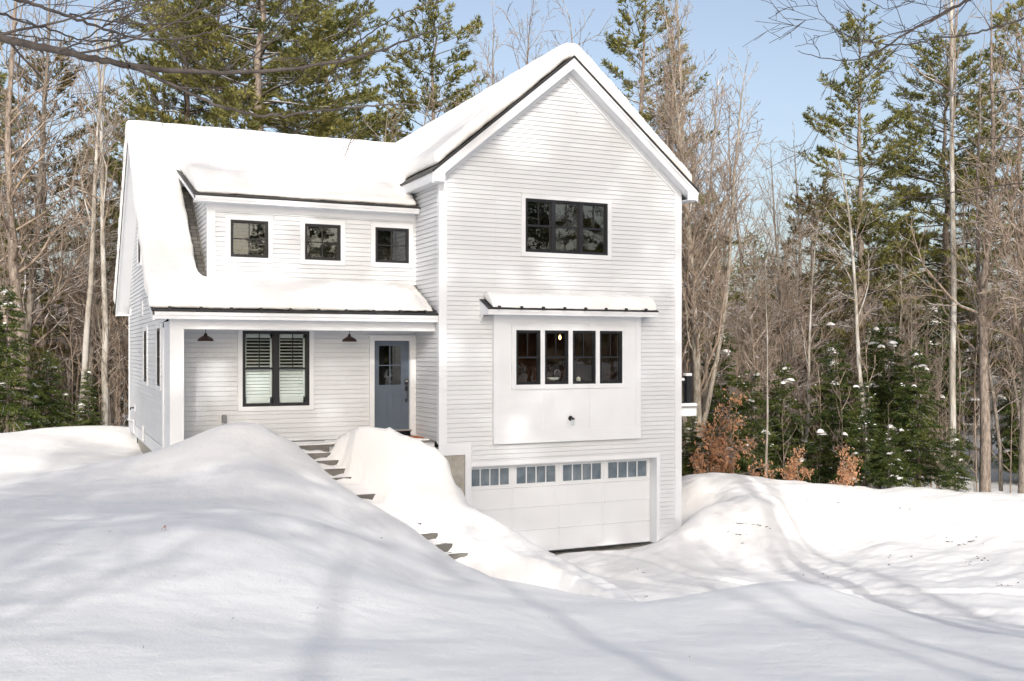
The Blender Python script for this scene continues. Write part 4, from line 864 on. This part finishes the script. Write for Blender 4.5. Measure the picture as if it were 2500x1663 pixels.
for k, kw in enumerate([dict(H=17, r0=.15, first=.38, dens=1.15), dict(H=19, r0=.17, first=.3, spread=.9, dens=1.15), dict(H=15, r0=.11, first=.3, spread=.8, dens=1.2), dict(H=18, r0=.16, first=.22, spread=1.15, dens=1.1)]):
    t, c = bare(100 + k, **kw); proto('bare%d' % k, 'tree', t, c, M['bark_grey'], M['twig'], name='bare_tree')
t, c = bare(140, H=16, r0=.17, first=.22, spread=.95, fork=5, dens=1.3, upk=.24, elr=(.75, 1.25)); proto('fork', 'tree', t, c, M['bark_snowy'], M['twig'], name='maple_tree')
t, c = bare(160, H=25, r0=.26, first=.62, spread=.7, dens=.9); proto('tall', 'tree', t, c, M['bark_grey'], M['twig'], name='bare_tree')
t, c = bare(151, H=16, r0=.13, first=.45, spread=.75, dens=.9); proto('birch', 'tree', t, c, M['bark_pale'], M['twig'], name='birch_tree')
t, c = bare(152, H=10, r0=.06, first=.4, spread=.8, dens=.9, top_r=.008); proto('sapling', 'sapling', t, c, M['bark_pale'], M['twig'], name='sapling')
t, c = bare(153, H=17, r0=.19, first=.32, spread=.8, dens=.9, fork=1); proto('leaner', 'tree', t, c, M['bark_pine'], M['twig'], name='hardwood_tree')
for k, kw in enumerate([dict(H=23, r0=.27, first=.22, Lmax=4.8), dict(H=21, r0=.22, first=.15, Lmax=3.6, gap=.22), dict(H=20, r0=.2, first=.30, Lmax=3.2, gap=.25)]):
    t, c, nd = pine(200 + k, **kw); proto('pine%d' % k, 'pine tree', t, c, M['bark_pine'], M['bark_dark'], nd, M['needle'], name='pine_tree')
t, c, nd = pine(215, H=29, r0=.12, first=.6, Lmax=4.4, nb=4, gap=.3, k=4, ln=.42, wd=.10, tuft=.32); proto('pinehi', 'pine tree', t, c, M['bark_pine'], M['bark_dark'], nd, M['needle'], name='pine_tree')
t, c, nd = pine(210, H=15, r0=.15, first=.12, Lmax=2.7, gap=.12, k=7); proto('pineb', 'pine tree', t, c, M['bark_pine'], M['bark_dark'], nd, M['needle2'], name='pine_tree')
for k, kw in enumerate([dict(H=7.5, Lmax=2.1, snow=18), dict(H=5.5, Lmax=1.9, snow=16), dict(H=6.5, Lmax=1.6, snow=20)]):
    t, c, nd, sn = hemlock(300 + k, **kw); proto('hem%d' % k, 'hemlock', t, c, M['bark_dark'], M['bark_dark'], nd, M['hemlock'], sn, name='hemlock_tree')
def beech(seed, H):
    t, c = bare(seed, H=H, r0=.035, first=.12, spread=1.5, dens=1.0, top_r=.006, sides=5, minr=.004, upk=-.02, seg=.3, elr=(.2, .8)); cv, cf = c.data(); rg = np.random.default_rng(seed)
    cand = cv[rg.choice(len(cv), 800)]; cand = cand[cand[:, 2] < H * .9]
    D = rg.normal(0, .5, (len(cand), 3)); D[:, 2] -= .7; lv, lfc = needles(cand + rg.normal(0, .10, cand.shape), D, 1, .15, .075, -.3, (.8, .5), rg)
    return t, c, (lv, lfc)
for k, H in enumerate((3.6, 2.6)):
    t, c, lf_ = beech(401 + k, H); proto('beech%d' % k, 'beech sapling', t, c, M['bark_grey'], M['twig'], lf_, M['beech'], name='beech_sapling')
def pl(key, px, d, label, group=None, topy=None, **kw):
    """placed by direction and distance; the height is set so that the top reaches the seen height"""
    x, y = xy(px, d); z = g1(x, y) - .05
    if topy is not None:
        H = {'bare0': 17, 'bare1': 19, 'bare2': 15, 'bare3': 18, 'fork': 16, 'birch': 16, 'sapling': 10, 'leaner': 17, 'pine0': 23, 'pine1': 21, 'pine2': 20, 'pineb': 15, 'hem0': 7.5, 'hem1': 5.5, 'hem2': 6.5, 'beech0': 3.6, 'beech1': 2.6}[key]
        kw['s'] = ((HY - topy) / F * d - z) / H
    return place(key, x, y, label, group, z=z, **kw)
# --- told-apart trees left of the house
pl('leaner', 76, 34, 'stout grey trunk forking above the snow left of the house', topy=-250, rz=2.2)
pl('birch', 196, 35, 'slim yellowish trunk second from the left corner of the house', topy=-60, rz=1)
pl('birch', 254, 34, 'pale mottled trunk nearest the left corner of the house', topy=-80, rz=3.5)
pl('bare3', 30, 37, 'dark leaning tree at the far left edge of the woods', topy=-150, tilt=(0, -.12))
pl('pineb', 110, 44, 'mid-height pine behind the forked trunk at left', topy=110)
pl('pine1', -60, 40, 'green pine cut by the left edge of the picture', topy=60)
pl('pine1', 250, 50, 'pine with yellow-green boughs just left of the roof end', topy=330)
pl('hem0', 18, 31, 'snow-dusted hemlock low at the far left edge', topy=690)
pl('hem1', 118, 33, 'small dark hemlock right of the forked trunk at left', topy=850)
pl('hem2', 215, 33, 'low hemlock between the two pale trunks at left', topy=900)
# --- behind the roof
pl('pine0', 632, 44, 'big old white pine rising behind the middle of the roof', topy=-420, rz=.4)
pl('pine1', 452, 47, 'twin-trunk pine behind the left part of the roof', topy=-220)
pl('pine2', 530, 52, 'thin pine just left of the big old pine', topy=-150)
pl('pine0', 800, 58, 'pine right of the big old pine behind the roof', topy=-60)
pl('pine2', 1058, 50, 'slender reddish pine left of the tall gable', topy=-60)
pl('pine1', 1568, 46, 'dark green pine behind the right slope of the gable', topy=-80)
pl('bare1', 1180, 46, 'bare crown spreading left of the gable peak', topy=10)
pl('bare3', 1280, 52, 'bare crown just left of the gable peak', topy=40)
pl('bare0', 1420, 50, 'fine bare crown directly behind the gable peak', topy=0)
pl('bare1', 880, 40, 'dark bare tree behind the low middle of the roof', topy=240)
pl('bare2', 960, 41, 'bare tree where the two roofs meet', topy=215)
pl('bare0', 360, 50, 'bare tree rising behind the left roof end', topy=0)
# --- right of the house
pl('fork', 1705, 33, 'many-stemmed bare maple with snowy limbs at the right house corner', topy=20, rz=.6)
pl('bare1', 1690, 38, 'straight grey trunk half hidden by the right house corner', topy=180)
pl('bare2', 1850, 40, 'bare crown standing alone against the sky right of the maple', topy=250)
pl('sapling', 1872, 30, 'thin pale sapling in front of the hemlocks, forked halfway', topy=620)
pl('birch', 1955, 36, 'twin pale stems between the two orange beeches', topy=520, rz=2)
pl('pine1', 2098, 48, 'tallest pine against the sky at right with long left boughs', topy=55, rz=1.3)
pl('pineb', 1985, 44, 'brownish dense pine left of the tallest right pine', topy=440)
pl('birch', 2128, 33, 'slim white-barked birch in front of the tallest right pine', topy=280, rz=4)
pl('pine0', 2310, 50, 'broad green pine crown near the right edge', topy=90, rz=2)
pl('pine2', 2490, 44, 'pine cut by the right edge of the picture', topy=20)
pl('birch', 2322, 31, 'thick lichen-spotted trunk right of the big hemlock', topy=120, rz=2.6, sz=1.5)
pl('leaner', 2405, 30.5, 'crooked dark trunk standing alone on the snow at right', topy=-50, rz=.3)
pl('bare2', 2445, 31, 'thin dark stem beside the crooked trunk at right', topy=500)
pl('bare3', 2495, 30, 'dark trunk at the very right edge', topy=-100)
pl('hem0', 1760, 34, 'tall dark hemlock behind the left orange beech', topy=800)
pl('hem2', 1835, 31, 'hemlock with white snow lumps right of the left orange beech', topy=900)
pl('hem1', 1690, 30.5, 'low snowy hemlock touching the house corner under the deck', topy=1010)
pl('hem0', 1915, 35, 'dark hemlock behind the twin pale stems', topy=880)
pl('hem0', 2035, 34, 'hemlock behind the right orange beech', topy=830)
pl('hem2', 2110, 31, 'hemlock at the foot of the white-barked birch', topy=930)
pl('hem0', 2240, 31.5, 'largest dark green hemlock with snow on its boughs', topy=845)
pl('hem1', 2170, 30.3, 'short bushy hemlock left of the largest hemlock', topy=1040)
pl('hem1', 2330, 29.6, 'low spreading hemlock at the foot of the spotted trunk', topy=1040)
pl('hem0', 2170, 38, 'shadowy hemlock behind the largest hemlock', topy=780)
pl('beech0', 1790, 29.5, 'tallest orange-leaved beech, nearest the house', topy=925)
pl('beech1', 1950, 29.2, 'middle orange-leaved beech below the twin stems', topy=1080)
pl('beech1', 2062, 29, 'rightmost orange-leaved beech beside the hemlocks', topy=1072)
pl('beech1', 1725, 29.8, 'small orange beech right beside the house corner', topy=1010)
# --- the crowd of the woods
rr = random.Random(21)
GR = 'bare hardwoods crowding the woods'
used = []
for i in range(185):
    for _ in range(30):
        px = rr.choice([rr.uniform(-250, 330), rr.uniform(330, 1650), rr.uniform(1660, 2750), rr.uniform(1660, 2750), rr.uniform(-250, 330)]); d = rr.uniform(36, 75)
        x, y = xy(px, d)
        if 0 < x < 17.5 and y < 35.5: continue
        if all((x - a) ** 2 + (y - b) ** 2 > 2.2 for a, b in used): break
    used.append((x, y)); key = rr.choice(['bare0', 'bare1', 'bare2', 'bare3', 'bare2', 'sapling', 'birch'])
    if 2340 < px < 2480 and d < 58 and rr.random() < .75: continue
    sc = rr.uniform(.45, .95) if 330 < px < 1650 else rr.uniform(.4, .85)
    if key == 'sapling': sc *= 1.3
    place(key, x, y, 'bare grey-brown tree in the crowd of the woods', GR, s=sc)
GP = 'pines scattered through the far woods'
for i in range(26):
    px = rr.choice([rr.uniform(-250, 330), rr.uniform(1760, 2700), rr.uniform(1760, 2700)]); d = rr.uniform(50, 85); x, y = xy(px, d)
    place(rr.choice(['pine1', 'pine2', 'pineb']), x, y, 'pine standing back among the far woods', GP, s=rr.uniform(.5, .85))
GH = 'dark hemlocks in the undergrowth of the woods'
for i in range(44):
    px = rr.choice([rr.uniform(-200, 330), rr.uniform(1700, 2330), rr.uniform(1700, 2330), rr.uniform(2500, 2700)]); d = rr.uniform(37, 55); x, y = xy(px, d)
    place(rr.choice(['hem0', 'hem1', 'hem2']), x, y, 'dark hemlock in the undergrowth farther back', GH, s=rr.uniform(.6, 1.1))
# far-off wood: one mass of small trunks and twigs
def far_wood():
    t, c = bare(500, H=13, r0=.10, first=.25, dens=.55, levels=2, sides=4, minr=.012); a, b = t.data(); e, f = c.data(); V0 = np.concatenate([a, e]); F0 = np.concatenate([b, f + len(a)])
    VV, FF = [], []; o = 0; rg = np.random.default_rng(9)
    for i in range(560):
        px = rg.uniform(-700, 3300); d = rg.uniform(70, 190); x, y = xy(px, d); s = rg.uniform(.5, 1.0); q = rg.uniform(0, 6.28); z = -6 + max(0, d - 110) * .09
        R = np.array([[math.cos(q), -math.sin(q), 0], [math.sin(q), math.cos(q), 0], [0, 0, 1]]); VV.append((V0 * s) @ R.T + np.array([x, y, z])); FF.append(F0 + o); o += len(V0)
    tag(raw('distant_woods', np.concatenate(VV), np.concatenate(FF), [M['twig_mid']]), 'brown mass of far bare woods beyond the nearer trees', 'woods', kind='stuff')
far_wood()
# thicket of thin stems just behind the first trees
def thicket():
    t, c = bare(510, H=4.5, r0=.02, first=.15, dens=1.1, levels=2, sides=3, minr=.005, top_r=.006, spread=1.2); a, b = t.data(); e, f = c.data(); V0 = np.concatenate([a, e]); F0 = np.concatenate([b, f + len(a)])
    VV, FF = [], []; o = 0; rg = np.random.default_rng(19)
    while len(VV) < 620:
        px = rg.uniform(-400, 2700); d = rg.uniform(33, 60); x, y = xy(px, d)
        if 0 < x < 18.5 and y < 35: continue
        if 330 < px < 1640: continue
        if px > 2340 and rg.random() < .7: continue
        s = rg.uniform(.6, 1.6); q = rg.uniform(0, 6.28)
        R = np.array([[math.cos(q), -math.sin(q), 0], [math.sin(q), math.cos(q), 0], [0, 0, 1]]); VV.append((V0 * s) @ R.T + np.array([x, y, g1(x, y)])); FF.append(F0 + o); o += len(V0)
    tag(raw('thicket', np.concatenate(VV), np.concatenate(FF), [M['twig']]), 'tangle of thin brown brush under the trees', 'brush', kind='stuff')
thicket()
# --- trees beside and behind the photographer: they shade the bank and show in the windows
GB = 'trees on the near side of the road'
for key, x, y, s in [('pinehi', -9.8, -19, .96), ('pinehi', -6.8, -20.5, .97), ('pinehi', -3.8, -18.6, .95), ('pinehi', -1, -20, .97), ('pinehi', 1.7, -18.4, .94), ('pinehi', -12.5, -21, .96), ('pinehi', -2.4, -22.5, 1),
                     ('bare2', -10, -5, .6), ('bare2', 6.5, -6.5, .6), ('bare3', -13, -1, .8),
                     ('bare1', -8, -13, 1.3), ('bare1', 6, -13, 1.0), ('bare2', 9, -11, .9), ('tall', 6.7, -8, 1), ('tall', 5.2, -5, .8), ('tall', 8.9, -9, .8),
                     ('pinehi', -20, -26, .9), ('bare3', -5, -30, .9), ('pine1', 17, -24, .8), ('pine0', 24, -22, .9), ('bare0', 20, -14, .8), ('hem0', 19, -12, 1.6), ('hem0', 27, -13, 1.8), ('hem2', 23, -9, 1.5), ('pine2', 30, -18, .9), ('bare1', 33, -12, .9), ('pine1', 38, -22, .95), ('hem0', 36, -9, 1.8),
                     ('bare3', 26, -7, .7), ('hem1', 16, -16, 1.6), ('hem0', 13, -21, 1.4), ('pine0', 45, -15, .9), ('hem0', 31, -5, 1.2), ('bare0', 42, -6, .8), ('birch', 22, -16, .9), ('bare2', 13, -26, .8), ('pine1', 8, -42, .7), ('pine0', 1, -44, .7), ('pine1', -8, -46, .8)]:
    place(key, x, y, 'tree on the near side of the road, mirrored in the window glass', GB, s=s)
# ================================================================== overhanging boughs close to the camera
def bough_tree(name, label, base, top, lines, depth0, seed, twigs, tr):
    t = thing(name, base, label, 'tree', world=True); rg = np.random.default_rng(seed)
    T1, T2 = Tubes(), Tubes(); base = np.array(base); top = np.array(top)
    T1.add(np.array([base, (base * 2 + top) / 3 + [.05, 0, 0], (base + 2 * top) / 3, top]), [tr, tr * .9, tr * .8, tr * .6], 12)
    def sub(p, d, L, r, lv):
        n = max(3, int(L / .12)); P = [p]; dd = d
        for i in range(n): dd = unit(dd + rg.normal(0, .13, 3) + np.array([0, 0, .015])); P.append(P[-1] + dd * L / n)
        P = np.array(P); R = np.linspace(r, max(.0022, r * .4), n + 1); T2.add(P, R, 5 if r > .006 else 4)
        if lv >= 2 or L < .15: return
        for c in range(max(1, int(L * twigs[lv]))):
            i = int(rg.uniform(.15, .98) * n); b = unit(P[min(i + 1, n)] - P[max(i - 1, 0)]); v = unit(np.cross(b, rg.normal(0, 1, 3))); a = rg.uniform(.4, .9)
            sub(P[i], unit(b * math.cos(a) + v * math.sin(a)), L * rg.uniform(.3, .6), max(.0025, R[i] * .6), lv + 1)
    for pts, r0, r1, dens in lines:
        P = np.array([tuple(at(a, b, c)) for a, b, c in pts]) if dens else np.array(pts)
        # resample smoothly
        u = np.linspace(0, len(P) - 1, len(P) * 5); Q = np.stack([np.interp(u, np.arange(len(P)), P[:, k]) for k in range(3)], 1)
        for _ in range(14): Q[1:-1] = (Q[:-2] + 2 * Q[1:-1] + Q[2:]) / 4
        Q[1:-1] += rg.normal(0, .004, Q[1:-1].shape)
        R = np.linspace(r0, r1, len(Q)); R = R * .82; T2.add(Q, R, 8)
        L = np.linalg.norm(np.diff(Q, axis=0), axis=1).sum()
        for c in range(int(L * dens)):
            i = rg.integers(2, len(Q) - 1); b = unit(Q[i] - Q[i - 1]); v = unit(np.cross(b, rg.normal(0, 1, 3)) + np.array([0, 0, .2])); a = rg.uniform(.45, .95)
            sub(Q[i], unit(b * math.cos(a) + v * math.sin(a)), rg.uniform(.3, 1.0), max(.0026, R[i] * .38), 0)
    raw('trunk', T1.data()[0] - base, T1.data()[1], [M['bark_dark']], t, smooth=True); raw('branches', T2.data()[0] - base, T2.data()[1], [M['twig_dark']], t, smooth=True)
    return t
def trunkto(b, p0, n=3):
    b = np.array(b); p = np.array(tuple(at(*p0))); return [tuple(b + (p - b) * k / n + np.array([0, 0, -.15 * math.sin(PI * k / n)])) for k in range(n)]
sc = 1 / 2.357
def z5(l, d0, d1): n = len(l); return [(x * sc, y * sc, d0 + (d1 - d0) * i / (n - 1)) for i, (x, y) in enumerate(l)]
BT = (-3.2, 6.2, 0)
lines = []
for l, d0, d1, r0, r1, de in [
    ([(-200, 165), (0, 215), (300, 285), (520, 330), (700, 375), (900, 400), (1100, 408), (1300, 420), (1500, 412), (1800, 388), (2000, 340), (2160, 310), (2357, 232), (2600, 120)], 5.6, 7.5, .031, .006, 2.0),
    ([(740, 383), (850, 415), (1000, 490), (1200, 590), (1400, 655), (1600, 678), (1800, 640), (2000, 625), (2200, 600), (2400, 600)], 6.1, 7.2, .016, .006, 1.6),
    ([(1850, 380), (1950, 345), (2110, 195), (2240, 120), (2400, 40), (2600, -40)], 7.0, 7.8, .008, .004, 2.5),
    ([(-150, -60), (100, -10), (300, 60), (500, 125), (650, 190), (850, 235), (1100, 225), (1300, 150), (1500, 60)], 5.2, 6.8, .014, .004, 4.2),
    ([(-150, 30), (0, 75), (150, 135), (300, 170), (500, 250), (600, 225), (800, 215), (1000, 130)], 5.4, 6.6, .010, .003, 4.2),
    ([(-150, 180), (0, 190), (200, 215), (400, 240), (560, 260), (640, 235), (820, 200)], 5.8, 6.4, .008, .003, 4),
    ([(350, 295), (460, 250), (600, 140), (760, 60), (900, -30)], 5.7, 6.3, .007, .003, 4),
    ([(400, 80), (640, 130), (900, 150), (1150, 110), (1400, 60), (1560, 10)], 6.0, 7.0, .007, .003, 4),
    ([(1290, 415), (1400, 320), (1560, 200), (1700, 60)], 6.6, 7, .005, .0025, 3),
    ([(2040, 100), (2110, 300), (2060, 480), (2050, 760), (2000, 850), (1980, 905)], 7.2, 7.6, .006, .0035, .4), ([(2048, 790), (1990, 850), (1950, 868)], 7.5, 7.5, .0035, .0025, .1), ([(2000, 855), (2012, 905)], 7.55, 7.55, .003, .002, .1)]:
    lines.append((z5(l, d0, d1), r0, r1, de))
first = [tuple(at(*lines[0][0][0]))]
lines.append((trunkto((-3.2, 6.2, 1.4), lines[0][0][0]) + first, .055, .031, 0))
lines.append((trunkto((-3.2, 6.2, 2.3), lines[3][0][0]) + [tuple(at(*lines[3][0][0]))], .03, .014, 0)); lines.append((trunkto((-3.2, 6.2, 1.9), lines[4][0][0]) + [tuple(at(*lines[4][0][0]))], .02, .01, 0)); lines.append((trunkto((-3.2, 6.2, 1.6), lines[5][0][0]) + [tuple(at(*lines[5][0][0]))], .018, .008, 0))
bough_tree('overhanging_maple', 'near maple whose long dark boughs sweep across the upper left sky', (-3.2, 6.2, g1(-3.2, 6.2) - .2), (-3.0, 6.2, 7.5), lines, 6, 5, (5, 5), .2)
lines = []
def z7(l, d0, d1): n = len(l); return [(1640 + x / 2.063, y / 2.063, d0 + (d1 - d0) * i / (n - 1)) for i, (x, y) in enumerate(l)]
for l, d0, d1, r0, r1, de in [
    ([(1950, -140), (1640, -50), (1480, 0), (1380, 60), (1260, 120), (1130, 200), (1030, 270), (930, 310), (750, 300), (635, 255)], 10, 8.6, .022, .003, 3.2),
    ([(1900, 20), (1774, 110), (1600, 140), (1500, 180), (1370, 185), (1250, 215), (1150, 235), (1000, 215), (860, 180), (740, 80), (725, 0)], 10, 8.6, .014, .003, 3.0),
    ([(1480, 0), (1300, 130), (1120, 170), (1010, 200), (900, 235), (830, 175)], 9.5, 9, .008, .003, 3),
    ([(1250, -40), (1160, 30), (1080, 60), (960, -20)], 9.5, 9.2, .006, .003, 3),
    ([(2000, 440), (1774, 440), (1500, 490), (1200, 470), (1140, 330)], 11, 10, .010, .003, 2.6), ([(2000, 700), (1774, 685), (1450, 710), (1300, 650), (1200, 520)], 11, 10.5, .010, .003, 2.6),
    ([(2000, 900), (1774, 920), (1450, 960), (1200, 1010), (1000, 980)], 12, 11, .012, .003, 2.4)]:
    lines.append((z7(l, d0, d1), r0, r1, de))
RT_ = at(3050, 900, 11.5)
for i, zz in ((0, 4.2), (1, 3.0), (4, 1.2), (5, .3), (6, -.6)): lines.append((trunkto((RT_.x, RT_.y, zz), lines[i][0][0]) + [tuple(at(*lines[i][0][0]))], lines[i][1] * 1.9, lines[i][1], 0))
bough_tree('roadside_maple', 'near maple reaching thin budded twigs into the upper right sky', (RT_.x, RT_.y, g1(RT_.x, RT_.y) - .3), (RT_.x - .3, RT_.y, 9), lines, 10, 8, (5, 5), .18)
# ================================================================== neighbour's house, debris
nx_, ny_ = xy(2440, 62); nh = thing('neighbor_house', (nx_, ny_, -5.4), 'grey gabled house with arched window glimpsed through the trees at right', 'house', rz=-.35)
mb = MB(); mb.box(-4, 4, 0, 8, -.5, 3.6); mb.pris([(-4, 3.6), (4, 3.6), (0, 6.2)], 0, 8, 'y'); mb.build('wall', M['greysiding'], nh)
mb = MB(); mb.pris([(-4.5, 3.35), (0, 6.25), (4.5, 3.35), (4.5, 3.65), (0, 6.6), (-4.5, 3.65)], -.4, 8.4, 'y'); mb.pris([(8.0, 2.8), (4.2, 5.6), (.2, 5.9), (8, 3.1)], 1.2, 8, 'y'); mb.build('roof', M['roofsnow'], nh)
mb = MB(); mb.box(4.01, 8.0, 1.5, 8, -.5, 2.9); mb.build('side_wing', M['greysiding'], nh)
def nwin(x, z, w, h, arch=False):
    mb = MB(); mb.box(x - w / 2 - .12, x + w / 2 + .12, -.05, 0, z - .12, z + h + .12)
    if arch: mb.pris([(x + (w / 2 + .12) * math.cos(q), z + h + (w / 2 + .12) * math.sin(q)) for q in [PI * k / 10 for k in range(11)]], -.05, 0, 'y')
    f = mb.build('window', M['trim'], nh); mb = MB(); mb.box(x - w / 2, x + w / 2, -.07, -.052, z, z + h)
    if arch: mb.pris([(x + w / 2 * math.cos(q), z + h + w / 2 * math.sin(q)) for q in [PI * k / 10 for k in range(11)]], -.07, -.052, 'y')
    mb.build('pane', M['black'], f)
nwin(0, 3.9, 1.2, .1, True); nwin(-1.8, 1.0, .9, 1.4); nwin(1.4, 2.6, .9, .8); nwin(1.8, .2, .9, 1.6)
mb = MB(); rg = random.Random(4)
for cx_, cy_, n in ((1815, 1305, 16), (1850, 1300, 6), (2355, 1330, 16), (2195, 1255, 5), (2000, 1405, 4), (2380, 1375, 8), (1990, 1230, 3), (2450, 1440, 8), (1755, 1330, 3), (1562, 1465, 3), (2180, 1370, 4), (800, 1500, 1), (1560, 1400, 2), (450, 1420, 1), (230, 1310, 1), (660, 1440, 1), (1100, 1580, 1), (320, 1600, 1), (1700, 1600, 1), (530, 1530, 1), (1360, 1520, 1), (940, 1330, 1), (2050, 1620, 1), (1900, 1520, 1)):
    for k in range(n):
        px, py = cx_ + rg.gauss(0, 22), cy_ + rg.gauss(0, 7)
        if py < 880: continue
        # march along the view line to the ground
        dd = 6.
        while dd < 60 and at(px, py, dd).z > g1(*at(px, py, dd)[:2]): dd += .25
        p = at(px, py, dd); p.z = g1(p.x, p.y) + .05; a = rg.uniform(0, 6.3); l = rg.uniform(.02, .09); fs = min(1., dd / 22) ** 1.5; l *= fs; p.z -= .03 * (1 - fs); mb.tube([p, p + Vector((math.cos(a) * l, math.sin(a) * l, .01))], rg.uniform(.006, .014) * fs, 4)
tag(mb.build('bark_debris', M['bark_dark']), 'scattered dark bark bits and twigs on the snow', 'debris', kind='stuff')
dd = 6.
while at(403, 1312, dd).z > g1(*at(403, 1312, dd)[:2]) + .0: dd += .1
p = at(403, 1312, dd); p.z = g1(p.x, p.y) + .06
mb = MB(); mb.add([p + Vector(v) for v in ((-.05, 0, 0), (0, -.02, .01), (.06, 0, .02), (.01, .03, .0), (-.01, .01, .06), (.012, .01, .065))], [(0, 1, 2, 3), (0, 4, 5), (1, 5, 4)])
tag(mb.build('dry_leaf', simple('dry_leaf', (.22, .13, .11), None, .8)), 'curled brown leaf alone on the foreground snow', 'leaf')
# ================================================================== light, sky, camera
world = bpy.data.worlds.new('World'); scene.world = world; world.use_nodes = True; nt = world.node_tree; nt.nodes.clear()
sky = nt.nodes.new('ShaderNodeTexSky'); sky.sky_type = 'NISHITA'; sky.sun_disc = False
SUN = Vector((-.313, -1, .511)).normalized()
sky.sun_elevation = math.asin(SUN.z); sky.sun_rotation = math.atan2(SUN.x, SUN.y) % (2 * PI); sky.air_density = 1.0; sky.dust_density = 3.8; sky.ozone_density = 1.0
hs = nt.nodes.new('ShaderNodeHueSaturation'); hs.inputs['Saturation'].default_value = .78
bg = nt.nodes.new('ShaderNodeBackground'); bg.inputs['Strength'].default_value = .15; wo = nt.nodes.new('ShaderNodeOutputWorld')
nt.links.new(sky.outputs[0], hs.inputs['Color']); nt.links.new(hs.outputs[0], bg.inputs['Color']); nt.links.new(bg.outputs[0], wo.inputs[0])
sl = bpy.data.lights.new('sun', 'SUN'); sl.energy = 2.0; sl.angle = math.radians(.5); sl.color = (1, .975, .94)
so = bpy.data.objects.new('sun', sl); COL.objects.link(so); so.rotation_euler = SUN.to_track_quat('Z', 'Y').to_euler()
cam = bpy.data.cameras.new('camera'); cam.lens = 36 * F / 2500; cam.sensor_width = 36; cam.shift_y = (HY - 831.5) / 2500; cam.clip_start = .1; cam.clip_end = 1500
co = bpy.data.objects.new('camera', cam); COL.objects.link(co); co.rotation_euler = (PI / 2, 0, -TH); scene.camera = co
vs = scene.view_settings; vs.view_transform = 'Standard'; vs.look = 'None'; vs.exposure = .43; vs.gamma = 1
scene.cycles.max_bounces = 7; scene.cycles.transparent_max_bounces = 12; scene.cycles.use_adaptive_sampling = True; scene.cycles.adaptive_threshold = .02
for o in bpy.data.objects:
    if '_w' in o.keys(): del o['_w']
